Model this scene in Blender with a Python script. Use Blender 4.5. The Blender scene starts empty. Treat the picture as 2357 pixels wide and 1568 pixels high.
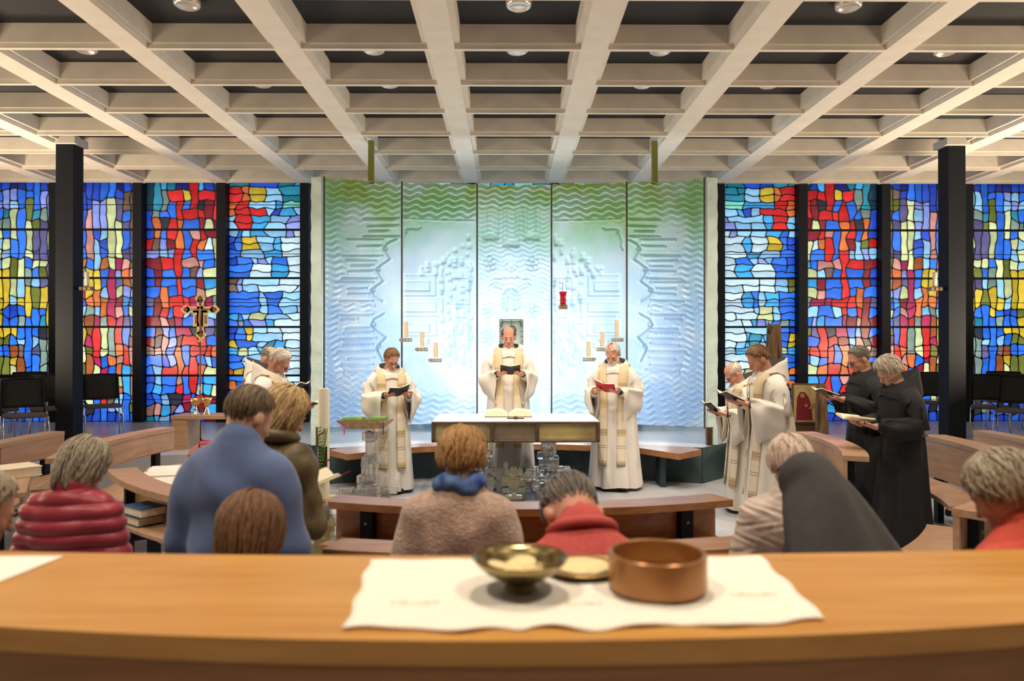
import bpy, math, random
import numpy as np
from mathutils import Matrix, Vector

# ------------------------------------------------------------------ camera, world, exposure
SC = bpy.context.scene
COL = SC.collection
FPX, CX, HY, CAMZ = 1720.0, 1167.0, 790.0, 1.80      # focal length and vanishing point in pixels of the 2357x1568 frame
cam_d = bpy.data.cameras.new('camera')
cam = bpy.data.objects.new('camera', cam_d)
COL.objects.link(cam)
cam_d.sensor_width = 36.0
cam_d.lens = 36.0 * FPX / 2357.0
cam.location = (0, 0, CAMZ)
cam.rotation_euler = (math.radians(90) + math.atan((HY - 784.0) / FPX), 0, -math.atan((1178.5 - CX) / FPX))
cam_d.clip_start = 0.05
cam_d.dof.use_dof = True
cam_d.dof.focus_distance = 9.3
cam_d.dof.aperture_fstop = 2.0
SC.camera = cam

world = bpy.data.worlds.new('world')
SC.world = world
world.use_nodes = True
bg = world.node_tree.nodes['Background']
bg.inputs[0].default_value = (0.80, 0.90, 1.0, 1)
bg.inputs[1].default_value = 1.6

SC.view_settings.view_transform = 'Standard'
SC.view_settings.look = 'None'
SC.view_settings.exposure = 0.20
SC.view_settings.gamma = 1.0
SC.view_settings.use_curve_mapping = False
SC.cycles.use_denoising = True
SC.cycles.max_bounces = 7
SC.cycles.diffuse_bounces = 4
SC.cycles.use_adaptive_sampling = True
SC.cycles.adaptive_threshold = 0.03
SC.cycles.transmission_bounces = 8
SC.cycles.transparent_max_bounces = 8
SC.cycles.caustics_refractive = False
SC.cycles.caustics_reflective = False
SC.cycles.sample_clamp_indirect = 4.0

WARM = (1.0, 0.86, 0.69)


def lamp(name, kind, loc, energy, color, rot=(0, 0, 0), **kw):
    d = bpy.data.lights.new(name, kind)
    d.energy = energy
    d.color = color
    for k, v in kw.items():
        setattr(d, k, v)
    o = bpy.data.objects.new(name, d)
    o.location = loc
    o.rotation_euler = rot
    COL.objects.link(o)
    return o


# added warm area lights out of view, brightening the beam undersides from below
for sx in (-1, 1):
    for yy, ee in ((5.0, 95), (9.2, 210)):
        lamp('wall_uplighter_light', 'AREA', (sx * (4.6 + .34 * yy), yy, 1.7), ee, (1.0, 0.80, 0.56), (math.radians(180), math.radians(-25 * sx), 0),
             shape='RECTANGLE', size=1.6, size_y=1.4)
# ------------------------------------------------------------------ helpers
rng = random.Random(11)
NP = np.random.RandomState(5)


def G(px, py, z=0.0):
    """world point on the horizontal plane z that shows at this pixel"""
    Y = FPX * (CAMZ - z) / (py - HY)
    return ((px - CX) / FPX * Y, Y)


def PX(px, Y):
    return (px - CX) / FPX * Y


def PZ(py, Y):
    return CAMZ - (py - HY) / FPX * Y


def tag(o, label=None, cat=None, group=None, kind=None):
    if label:
        o['label'] = label
    if cat:
        o['category'] = cat
    if group:
        o['group'] = group
    if kind:
        o['kind'] = kind
    return o


def empty(name, loc=(0, 0, 0), rz=0.0, label=None, cat=None, group=None, kind=None, parent=None):
    o = bpy.data.objects.new(name, None)
    o.empty_display_size = 0.1
    o.location = loc
    o.rotation_euler = (0, 0, rz)
    COL.objects.link(o)
    if parent:
        o.parent = parent
    return tag(o, label, cat, group, kind)


def mk(name, V, F, mat, parent=None, smooth=False, loc=None, rot=None):
    me = bpy.data.meshes.new(name)
    if isinstance(V, np.ndarray):
        V = V.tolist()
    if isinstance(F, np.ndarray):
        F = F.tolist()
    me.from_pydata(V, [], F)
    if smooth:
        me.polygons.foreach_set('use_smooth', [True] * len(me.polygons))
    if mat:
        me.materials.append(mat)
    me.update()
    return mko(name, me, parent, loc, rot)


def mko(name, me, parent=None, loc=None, rot=None):
    o = bpy.data.objects.new(name, me)
    COL.objects.link(o)
    if parent:
        o.parent = parent
    if loc:
        o.location = loc
    if rot:
        o.rotation_euler = rot
    return o


class MB:
    """collects shapes into one mesh"""

    def __init__(s):
        s.V = []
        s.F = []

    def add(s, V, F, M=None):
        n = len(s.V)
        if M is not None:
            V = [tuple(M @ Vector(v)) for v in V]
        s.V += [tuple(v) for v in V]
        s.F += [tuple(i + n for i in f) for f in F]
        return s

    def box(s, c, d, M=None, bev=0.0):
        x, y, z = c
        a, b, h = d[0] / 2, d[1] / 2, d[2] / 2
        if bev <= 0:
            V = [(x + i * a, y + j * b, z + k * h) for k in (-1, 1) for j in (-1, 1) for i in (-1, 1)]
            F = [(0, 2, 3, 1), (4, 5, 7, 6), (0, 1, 5, 4), (2, 6, 7, 3), (0, 4, 6, 2), (1, 3, 7, 5)]
            return s.add(V, F, M)
        e = min(bev, a * .49, b * .49, h * .49)
        V = []
        for k in (-1, 1):
            for ins in ((e, e, 0), (0, e, e), (e, 0, e)):
                pass
        idx = {}

        def vid(i, j, k, ax):
            p = [i * a, j * b, k * h]
            for q, sg in enumerate((i, j, k)):
                if q != ax:
                    p[q] -= sg * e
            key = (i, j, k, ax)
            if key not in idx:
                idx[key] = len(V)
                V.append((x + p[0], y + p[1], z + p[2]))
            return idx[key]
        F = []
        sg = (-1, 1)
        for k in sg:
            F.append([vid(i, j, k, 2) for i, j in ((-1, -1), (1, -1), (1, 1), (-1, 1))][::k])
            F.append([vid(k, i, j, 0) for i, j in ((-1, -1), (1, -1), (1, 1), (-1, 1))][::k])
            F.append([vid(i, k, j, 1) for i, j in ((-1, -1), (1, -1), (1, 1), (-1, 1))][::-k])
        for i in sg:
            for j in sg:
                F.append([vid(i, j, -1, 0), vid(i, j, 1, 0), vid(i, j, 1, 1), vid(i, j, -1, 1)][::-i * j])
                F.append([vid(-1, i, j, 1), vid(1, i, j, 1), vid(1, i, j, 2), vid(-1, i, j, 2)][::-i * j])
                F.append([vid(i, -1, j, 2), vid(i, 1, j, 2), vid(i, 1, j, 0), vid(i, -1, j, 0)][::-i * j])
                for k in sg:
                    F.append([vid(i, j, k, 0), vid(i, j, k, 1), vid(i, j, k, 2)][::i * j * k])
        return s.add(V, F, M)

    def loft(s, rings, closed=True, cap0=True, cap1=True, M=None):
        n = len(rings[0])
        V = [p for r in rings for p in r]
        F = []
        m = n if closed else n - 1
        for i in range(len(rings) - 1):
            for j in range(m):
                k = (j + 1) % n
                F.append((i * n + j, i * n + k, (i + 1) * n + k, (i + 1) * n + j))
        if cap0 and closed:
            F.append(tuple(range(n - 1, -1, -1)))
        if cap1 and closed:
            F.append(tuple((len(rings) - 1) * n + j for j in range(n)))
        return s.add(V, F, M)

    def lathe(s, prof, seg=24, M=None, c=(0, 0, 0)):
        rings = [[(c[0] + r * math.cos(t), c[1] + r * math.sin(t), c[2] + z) for t in
                  (2 * math.pi * j / seg for j in range(seg))] for r, z in prof]
        return s.loft(rings, M=M)

    def tube(s, pts, r, seg=8, M=None, flat=1.0):
        pts = [Vector(p) for p in pts]
        n = len(pts)
        rr = r if isinstance(r, (list, tuple)) else [r] * n
        rings = []
        up = None
        for i, p in enumerate(pts):
            d = (pts[min(i + 1, n - 1)] - pts[max(i - 1, 0)]).normalized()
            if up is None:
                up = Vector((0, 0, 1)) if abs(d.z) < .9 else Vector((1, 0, 0))
            a = d.cross(up).normalized()
            b = a.cross(d).normalized()
            up = b
            rings.append([tuple(p + a * (rr[i] * math.cos(t)) + b * (rr[i] * flat * math.sin(t))) for t in
                          (2 * math.pi * j / seg for j in range(seg))])
        return s.loft(rings, M=M)

    def prism(s, poly, z0, z1, M=None):
        n = len(poly)
        V = [(x, y, z0) for x, y in poly] + [(x, y, z1) for x, y in poly]
        F = [tuple(range(n - 1, -1, -1)), tuple(range(n, 2 * n))]
        F += [(i, (i + 1) % n, n + (i + 1) % n, n + i) for i in range(n)]
        return s.add(V, F, M)

    def obj(s, name, mat, parent=None, smooth=False, loc=None, rot=None):
        return mk(name, s.V, s.F, mat, parent, smooth, loc, rot)

    def mesh(s, name, mat, smooth=False):
        me = bpy.data.meshes.new(name)
        me.from_pydata(s.V, [], s.F)
        if smooth:
            me.polygons.foreach_set('use_smooth', [True] * len(me.polygons))
        me.materials.append(mat)
        return me


def smooth_by_angle(o, deg=40):
    me = o.data
    me.polygons.foreach_set('use_smooth', [True] * len(me.polygons))
    try:
        me.set_sharp_from_angle(angle=math.radians(deg))
    except Exception:
        pass
    return o


# ------------------------------------------------------------------ materials
MATS = {}


def nodes_of(name):
    m = bpy.data.materials.new(name)
    m.use_nodes = True
    nt = m.node_tree
    return m, nt, nt.nodes, nt.links, nt.nodes['Principled BSDF']


def mat(name, col, rough=0.6, metal=0.0, noise=0.0, nscale=8.0, stretch=(1, 1, 1), bump=0.0, bscale=60.0,
        objrand=0.0, trans=0.0, ior=1.45, spec=0.5, sheen=0.0, detail=3.0, col2=None, coords='Object'):
    if name in MATS:
        return MATS[name]
    m, nt, N, L, B = nodes_of(name)
    B.inputs['Base Color'].default_value = (*col, 1)
    B.inputs['Roughness'].default_value = rough
    B.inputs['Metallic'].default_value = metal
    B.inputs['IOR'].default_value = ior
    B.inputs['Specular IOR Level'].default_value = spec
    if trans:
        B.inputs['Transmission Weight'].default_value = trans
    if sheen:
        B.inputs['Sheen Weight'].default_value = sheen
    tc = N.new('ShaderNodeTexCoord')
    mp = N.new('ShaderNodeMapping')
    mp.inputs['Scale'].default_value = stretch
    L.new(tc.outputs[coords], mp.inputs[0])
    last = None
    if noise > 0 or col2:
        nz = N.new('ShaderNodeTexNoise')
        nz.inputs['Scale'].default_value = nscale
        nz.inputs['Detail'].default_value = detail
        L.new(mp.outputs[0], nz.inputs['Vector'])
        mx = N.new('ShaderNodeMix')
        mx.data_type = 'RGBA'
        c2 = col2 if col2 else tuple(max(0, c * (1 - noise)) for c in col)
        c1 = col if col2 else tuple(min(1, c * (1 + noise * .6)) for c in col)
        mr = N.new('ShaderNodeMapRange')
        mr.inputs[1].default_value = .3
        mr.inputs[2].default_value = .7
        L.new(nz.outputs[0], mr.inputs[0])
        L.new(mr.outputs[0], mx.inputs[0])
        mx.inputs[6].default_value = (*c1, 1)
        mx.inputs[7].default_value = (*c2, 1)
        last = mx.outputs[2]
    if objrand > 0:
        oi = N.new('ShaderNodeObjectInfo')
        hs = N.new('ShaderNodeHueSaturation')
        mr2 = N.new('ShaderNodeMapRange')
        mr2.inputs[3].default_value = 1 - objrand
        mr2.inputs[4].default_value = 1 + objrand
        L.new(oi.outputs['Random'], mr2.inputs[0])
        L.new(mr2.outputs[0], hs.inputs['Value'])
        if last:
            L.new(last, hs.inputs['Color'])
        else:
            hs.inputs['Color'].default_value = (*col, 1)
        last = hs.outputs[0]
    if last:
        L.new(last, B.inputs['Base Color'])
    if bump > 0:
        n2 = N.new('ShaderNodeTexNoise')
        n2.inputs['Scale'].default_value = bscale
        n2.inputs['Detail'].default_value = 4
        L.new(mp.outputs[0], n2.inputs['Vector'])
        bp = N.new('ShaderNodeBump')
        bp.inputs['Strength'].default_value = bump
        bp.inputs['Distance'].default_value = .01
        L.new(n2.outputs[0], bp.inputs['Height'])
        L.new(bp.outputs[0], B.inputs['Normal'])
    MATS[name] = m
    return m


def emit(name, col, s):
    m, nt, N, L, B = nodes_of(name)
    B.inputs['Base Color'].default_value = (*col, 1)
    B.inputs['Emission Color'].default_value = (*col, 1)
    B.inputs['Emission Strength'].default_value = s
    MATS[name] = m
    return m


def pane_mat(name, col, depth=0.45):
    """coloured glass: daylight from outside comes through it"""
    m = bpy.data.materials.new('glass_' + name)
    m.use_nodes = True
    nt = m.node_tree
    N, L = nt.nodes, nt.links
    N.clear()
    out = N.new('ShaderNodeOutputMaterial')
    tr = N.new('ShaderNodeBsdfTranslucent')
    gl = N.new('ShaderNodeBsdfGlossy')
    gl.inputs['Roughness'].default_value = .25
    gl.inputs['Color'].default_value = (.8, .8, .8, 1)
    mix = N.new('ShaderNodeMixShader')
    mix.inputs[0].default_value = .05
    tc = N.new('ShaderNodeTexCoord')
    nz = N.new('ShaderNodeTexNoise')
    nz.inputs['Scale'].default_value = 4.5
    nz.inputs['Detail'].default_value = 2
    L.new(tc.outputs['Object'], nz.inputs['Vector'])
    oi = N.new('ShaderNodeObjectInfo')
    ad = N.new('ShaderNodeMath')
    ad.operation = 'MULTIPLY_ADD'
    ad.inputs[1].default_value = .55
    mr = N.new('ShaderNodeMapRange')
    mr.inputs[1].default_value = .3
    mr.inputs[2].default_value = .72
    mr.inputs[3].default_value = 0
    mr.inputs[4].default_value = .45
    L.new(nz.outputs[0], mr.inputs[0])
    L.new(oi.outputs['Random'], ad.inputs[0])
    L.new(mr.outputs[0], ad.inputs[2])
    mx = N.new('ShaderNodeMix')
    mx.data_type = 'RGBA'
    mx.inputs[6].default_value = (*[c * depth for c in col], 1)
    mx.inputs[7].default_value = (*[min(1, c * 1.25 + .02) for c in col], 1)
    L.new(ad.outputs[0], mx.inputs[0])
    L.new(mx.outputs[2], tr.inputs['Color'])
    L.new(tr.outputs[0], mix.inputs[1])
    L.new(gl.outputs[0], mix.inputs[2])
    L.new(mix.outputs[0], out.inputs['Surface'])
    return m


def wood(name, c1, c2, rough=.35, axis=0, scale=3.0):
    if name in MATS:
        return MATS[name]
    m, nt, N, L, B = nodes_of(name)
    tc = N.new('ShaderNodeTexCoord')
    mp = N.new('ShaderNodeMapping')
    st = [9, 9, 9]
    st[axis] = .7
    mp.inputs['Scale'].default_value = st
    L.new(tc.outputs['Object'], mp.inputs[0])
    nz = N.new('ShaderNodeTexNoise')
    nz.inputs['Scale'].default_value = scale
    nz.inputs['Detail'].default_value = 6
    nz.inputs['Distortion'].default_value = .6
    L.new(mp.outputs[0], nz.inputs['Vector'])
    n2 = N.new('ShaderNodeTexNoise')
    n2.inputs['Scale'].default_value = 1.6
    L.new(tc.outputs['Object'], n2.inputs['Vector'])
    av = N.new('ShaderNodeMath')
    av.operation = 'MULTIPLY_ADD'
    av.inputs[1].default_value = .4
    L.new(n2.outputs[0], av.inputs[0])
    L.new(nz.outputs[0], av.inputs[2])
    cr = N.new('ShaderNodeValToRGB')
    cr.color_ramp.elements[0].position = .48
    cr.color_ramp.elements[0].color = (*c2, 1)
    cr.color_ramp.elements[1].position = .92
    cr.color_ramp.elements[1].color = (*c1, 1)
    L.new(av.outputs[0], cr.inputs[0])
    L.new(cr.outputs[0], B.inputs['Base Color'])
    B.inputs['Roughness'].default_value = rough
    MATS[name] = m
    return m


M_FLOOR = mat('floor_stone', (.48, .49, .52), .32, noise=.16, nscale=1.6, detail=5)
M_CONC = mat('beam_plaster', (.74, .68, .60), .85, noise=.06, nscale=5)
M_SLAB = mat('ceiling_board', (.022, .023, .027), .8, noise=.15, nscale=3)
M_STEEL = mat('dark_steel', (.010, .013, .020), .6, noise=.1, spec=.25)
M_WALL = mat('wall_plaster', (.62, .58, .52), .9, noise=.05)
M_STONE = mat('green_stone', (.060, .095, .10), .55, col2=(.035, .062, .068), nscale=4, bump=.3, bscale=90)
M_WOOD = wood('wood_orange', (.42, .20, .080), (.27, .105, .035), .26)
M_WOODL = wood('wood_pale', (.56, .35, .22), (.42, .24, .14), .38)
M_WOODS = wood('wood_pale_side', (.56, .35, .22), (.43, .25, .15), .36, axis=1)
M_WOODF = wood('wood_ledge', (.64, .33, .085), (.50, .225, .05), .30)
M_LEAD = mat('lead', (.012, .013, .016), .6)
M_BRONZE = mat('bronze', (.13, .075, .035), .42, metal=.7, noise=.3, nscale=10)
M_BRONZEL = mat('bronze_light', (.55, .40, .20), .35, metal=.8, noise=.2, nscale=10)
M_CHROME = mat('chrome', (.75, .76, .80), .18, metal=1.0)
M_GOLD = mat('gold', (.80, .55, .22), .28, metal=.9)
M_SILVER = mat('silver', (.85, .80, .72), .2, metal=1.0)
M_WAX = mat('wax', (.80, .66, .44), .55)
M_WAXW = mat('wax_white', (.90, .84, .68), .5)
M_FLAME = emit('flame', (1.0, .72, .35), 14)
M_CLOTHW = mat('altar_linen', (.90, .86, .80), .85, noise=.03, nscale=30)
M_PAPER = mat('paper', (.86, .76, .56), .8, noise=.06, nscale=20)
M_PAPERW = mat('paper_white', (.88, .84, .76), .8, noise=.04, nscale=20)
M_BLACKC = mat('book_black', (.02, .02, .026), .5)
M_REDC = mat('book_red', (.45, .02, .03), .5)
M_BLUEC = mat('book_blue', (.02, .07, .18), .5, noise=.2)
M_GREENC = mat('book_green', (.16, .36, .10), .55, noise=.2, nscale=12)
M_CHAIR = mat('chair_fabric', (.018, .017, .018), .75, noise=.2, nscale=60)
M_SEATF = mat('seat_fabric', (.09, .075, .075), .85, noise=.15, nscale=60)
# ------------------------------------------------------------------ room shell
MX = 0.10                      # middle axis of the room
PITCH = 1.414                  # beam and window spacing
RZ = 0.46                      # raised outer floor
WALLY = 12.86                  # window plane
XW = 9.3
SLABZ, BZ1, BZ0 = 4.74, 4.565, 4.517

fl = MB().box((0, 4.5, -.05), (2 * XW + .4, 18, .1)).obj('floor', M_FLOOR)
tag(fl, kind='structure')

edgeL = [(-XW, 3.0), (-6.3, 4.5), (-5.7, 6.3), (-5.5, 8.0), (-4.95, 8.75), (-3.7, 9.05), (-2.85, 9.5), (-2.80, 10.12), (-2.26, 9.57)]
edgeC = [(-1.2, 9.98), (-.5, 10.10), (.1, 10.13), (.7, 10.10), (1.4, 9.98)]
edgeR = [(2.50, 9.58), (3.02, 10.12), (3.10, 9.5), (3.9, 9.05), (5.15, 8.75), (5.7, 8.0), (5.9, 6.3), (6.5, 4.5), (XW, 3.0)]
edge = edgeL + edgeC + edgeR
poly = edge + [(XW, 13.4), (-XW, 13.4)]
fr = MB().prism(poly, .0, RZ).obj('floor_raised', M_FLOOR)
tag(fr, kind='structure')
mb = MB()
rs = edge[7:17]
for (x0, y0), (x1, y1) in zip(rs[:-1], rs[1:]):
    dx, dy = x1 - x0, y1 - y0
    l = math.hypot(dx, dy)
    nx, ny = dy / l * .02, -dx / l * .02
    mb.prism([(x0 + nx, y0 + ny), (x1 + nx, y1 + ny), (x1, y1), (x0, y0)], 0.001, RZ - .004)
tag(mb.obj('riser', M_STONE, fr), label='dark green stone riser under the glass screen')
rt = MB().box((0, -1.2, RZ / 2), (2 * XW, 5.9, RZ)).obj('floor_rear', M_FLOOR)
tag(rt, kind='structure')
st = MB().box((.08, 9.52, .09), (1.5, .70, .18), bev=.008).obj('floor_step', M_FLOOR)
tag(st, kind='structure')

wl = MB().box((-XW - .1, 4.5, 2.4), (.2, 18, 4.9)).obj('wall_left', M_WALL)
wr = MB().box((XW + .1, 4.5, 2.4), (.2, 18, 4.9)).obj('wall_right', M_WALL)
wb = MB().box((0, -4.2, 2.4), (2 * XW + .4, .2, 4.9)).obj('wall_back', M_WALL)
for o in (wl, wr, wb):
    tag(o, kind='structure')

# ceiling: dark boards, main beams along the room, cross beams between them
ce = MB().box((0, 4.75, SLABZ + .06), (2 * XW + .4, 18.3, .12)).obj('ceiling', M_SLAB)
tag(ce, kind='structure')
eave = MB().box((0, 14.3, SLABZ + .0), (2 * XW + .4, 1.9, .10)).obj('trim_1', M_CONC)
tag(eave, kind='structure')
mbm = MB()
Lb = 12.74 + 4.1
mbm.box((0, Lb / 2 - 4.1, (BZ1 + SLABZ) / 2), (.35, Lb, SLABZ - BZ1))
mbm.box((0, Lb / 2 - 4.1, (BZ0 + BZ1) / 2), (.245, Lb, BZ1 - BZ0))
me_b = mbm.mesh('main_beam', M_CONC)
beamX = [MX + PITCH * (k + .5) for k in range(-7, 7)]
for x in beamX:
    if abs(x) < XW:
        mko('main_beam', me_b, ce, (x, 0, 0))
mbc = MB()
wU, wLw = PITCH - .35, PITCH - .245
mbc.box((0, 0, (BZ1 + SLABZ) / 2), (wU, .085, SLABZ - BZ1))
mbc.box((0, 0, (BZ0 + BZ1) / 2), (wLw, .05, BZ1 - BZ0))
me_c = mbc.mesh('cross_beam', M_CONC)
crossY = [6.92 + .957 * k for k in range(0, 6)] + [12.66]
crossY += [6.92 - 1.03 - .955 * k for k in range(0, 10)]
for k in range(-6, 7):
    x = MX + PITCH * k
    if abs(x) > XW - .6:
        continue
    for y in crossY:
        mko('cross_beam', me_c, ce, (x, y, 0))

# downlights in the coffers
mring = MB()
mring.lathe([(.075, .0), (.11, .0), (.115, -.02), (.108, -.06), (.085, -.075), (.075, -.06)], 20)
me_ring = mring.mesh('ring', mat('lamp_glass', (.75, .70, .62), .25, metal=.6), True)
mlens = MB()
mlens.lathe([(.0, -.05), (.078, -.05), (.078, -.03), (.0, -.03)], 16)
me_lens = mlens.mesh('bulb', emit('lamp_glow', (1.0, .85, .6), 9))
rowY = {0: 6.38, 1: 7.36, 2: 8.33}
spots = [(0, -2), (0, 0), (0, 2), (1, -3), (1, -1), (1, 0), (1, 1), (1, 3), (2, -2), (2, -1), (2, 1), (2, 2)]
NAMES = {(0, -2): 'leftmost downlight of the row nearest the viewer', (0, 0): 'middle downlight at the top edge of the picture',
         (0, 2): 'rightmost downlight of the row nearest the viewer', (1, -3): 'second row downlight farthest left in the dark coffers',
         (1, -1): 'second row downlight left of the centre coffer', (1, 0): 'second row downlight in the centre coffer',
         (1, 1): 'second row downlight right of the centre coffer', (1, 3): 'second row downlight farthest right in the dark coffers',
         (2, -2): 'third row downlight farthest left, nearly hidden by a beam', (2, -1): 'third row downlight left of centre, nearly hidden by a beam',
         (2, 1): 'third row downlight right of centre, nearly hidden by a beam', (2, 2): 'third row downlight farthest right, nearly hidden by a beam'}
for r, k in spots:
    x, y = MX + PITCH * k, rowY[r]
    e = empty('ceiling_downlight', (x, y, SLABZ), label='round ' + NAMES[(r, k)], cat='ceiling lamp', group='round downlights in the ceiling coffers')
    mko('ring', me_ring, e)
    mko('bulb', me_lens, e)


def spot(x, y, z, tx, ty, tz, energy, size=70, col=WARM, blend=.7, r=.06):
    d = Vector((tx - x, ty - y, tz - z))
    o = lamp('downlight_beam', 'SPOT', (x, y, z), energy, col, spot_size=math.radians(size), spot_blend=blend, shadow_soft_size=r)
    o.rotation_euler = d.to_track_quat('-Z', 'Y').to_euler()
    return o


# the light of the downlights (those of the nave behind the camera too)
for r, k in spots:
    x, y = MX + PITCH * k, rowY[r]
    spot(x, y, SLABZ - .09, x, y + (.9 if r else .6), 0, 150 if abs(k) < 2 else 110, 88)
for x, y, e in ((-4.2, 4.4, 150), (-1.4, 4.4, 170), (1.5, 4.4, 170), (4.3, 4.4, 150), (-2.8, 2.5, 180), (.1, 2.6, 200), (2.9, 2.5, 180), (-1.4, 0.9, 200), (1.6, .9, 200)):
    spot(x, y, SLABZ - .09, x, y, 0, e, 92)
# stage spots on the altar group
for x, y, tx, ty, e in ((-1.4, 5.4, -1.4, 9.2, 150), (1.5, 5.4, 1.4, 9.3, 150), (.1, 5.4, .1, 9.2, 150), (-2.8, 5.4, -2.5, 7.8, 140), (2.9, 5.2, 2.9, 7.3, 190)):
    spot(x, y, SLABZ - .09, tx, ty, 1.2, e, 42, (1.0, .86, .70))

# ------------------------------------------------------------------ window wall
ROWS = [.416, 1.246, 2.077, 2.915, 3.745, 4.60]
GLASS = {
    'r': (.80, .012, .015), 'R': (.26, .004, .016), 'm': (.48, .008, .085), 'o': (.85, .16, .03), 'O': (.40, .085, .015),
    'b': (.022, .17, .82), 'B': (.004, .012, .16), 'u': (.010, .070, .55), 'l': (.30, .58, .92), 'c': (.05, .40, .80),
    'w': (.66, .88, .98), 't': (.012, .24, .33), 'T': (.004, .05, .085), 'p': (.30, .34, .82), 'P': (.12, .10, .24),
    'y': (.78, .50, .03), 'Y': (.72, .72, .32), 'g': (.24, .32, .25), 'G': (.17, .18, .02), 'k': (.016, .018, .03),
    'n': (.22, .11, .075), 's': (.72, .28, .22), 'e': (.25, .72, .55)}
GM = {k: pane_mat(k, c) for k, c in GLASS.items()}
BAY = {}
BAY['C'] = '''TtctBBrcuT
Ttgrryrrrr
TtgbrbrkRr
ugbbrrrrRr
uokrobbRYR
uobrobsrRR
rnpRobrowY
pplprbrbbY
RRrrrsssbc
uRbbrbnpYY
uRbbrbbRcc
bbobrbbsYY
PRorrrmmmg
bRrbrlbbll
RRsRmbbcpb
bRpbmmkrPG
RkspRrrrbb
nssbobrrro
bbupobrblb
blrrorroYY
ulbbsbrbcc
bcbbrbrlcY
ublkkmbrRR
nscnpRcRcc
tclubuuuRR'''
BAY['D'] = '''tttuuuuttc
rroyyllttt
orrlllceee
orrrrlucll
lrrcllllpp
lblcllwlpw
ubyylwcwww
bblllccwww
ubblplbbww
bbbwwwccww
nplwwlwwww
OcYYlwwwww
bbcclbclww
cblYYllwww
bgbppcwwww
ubyllwlwww
ybccltclww
cYYlcwlcww
bblwwppwww
oyclllYwww
bbccllwwww
oblyylcwww
ubbbcclwww
kkbbbcclww
nrggbbclww'''
BAY['B'] = '''uuBuubbBuu
uBuuubbunn
usuuppYPnn
bubsppYPbn
bubsppYYPn
uubsulYYbP
nubsluYYbP
gubslbYYPP
gboblOYmsG
oGgyybmpos
oGgyybmPOs
roryolmYpl
rbbooomRcb
ublglomsbY
umyOmgrmPb
ubyOrYgrbn
ubymrYgrbR
pbYGrYgors
pbYOmbosrs
pbGOYmbocs
pbgOYmbYcs
ubkOgrbocs
uugYbrnlbs
bbpkubplbG
ubuuubuubb'''
BAY['A'] = '''uBuuBBubuB
bubppbbbpp
bupplbGbpp
gubtYbGtgp
gkggYbYGPY
kgYbYbYPPY
gYlYbbYPPY
GcYlbbYPPb
yGlYGYbYYP
yGyyGYgbGP
GyyyYlglPP
yGyyYlyGyP
kGyylyyGyy
GkGuubybby
kGybbgbbty
gGyyybbbkG
bkGGblblgg
bubbOnbPgg
gbGGyObbgg
bkGGYObbgP
bkkGYgbgYP
bkgkbkbkYg
ukbgbkbukp
ubukbbugkb
ububuubbub'''
BAY['E'] = '''eeccceeett
lwllclcwle
wwlllwwwlw
lwwwlclllw
wlwlwwwlww
wwlwclwwlw
lwwwwlwlww
wwlwlwwwlw
lwlwwwclww
wwwlwlwwwl
lwwwlwwlww
wwcwwlwwww
lwwlwwwlwl
wwlwwlwwww
wlwwlwwwcw
lwwwwwlwww
wwlwcwwwlw
lwwwwlwwww
wwlwwwwlww
cwwwlwwwwl
wwlwwwwlww
lwwwwlwwww
wwlwwwwlww
lwwwclwwww
wwlwwwwlww'''
TINT_R = {'p': 'l', 'n': 'G'}


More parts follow.
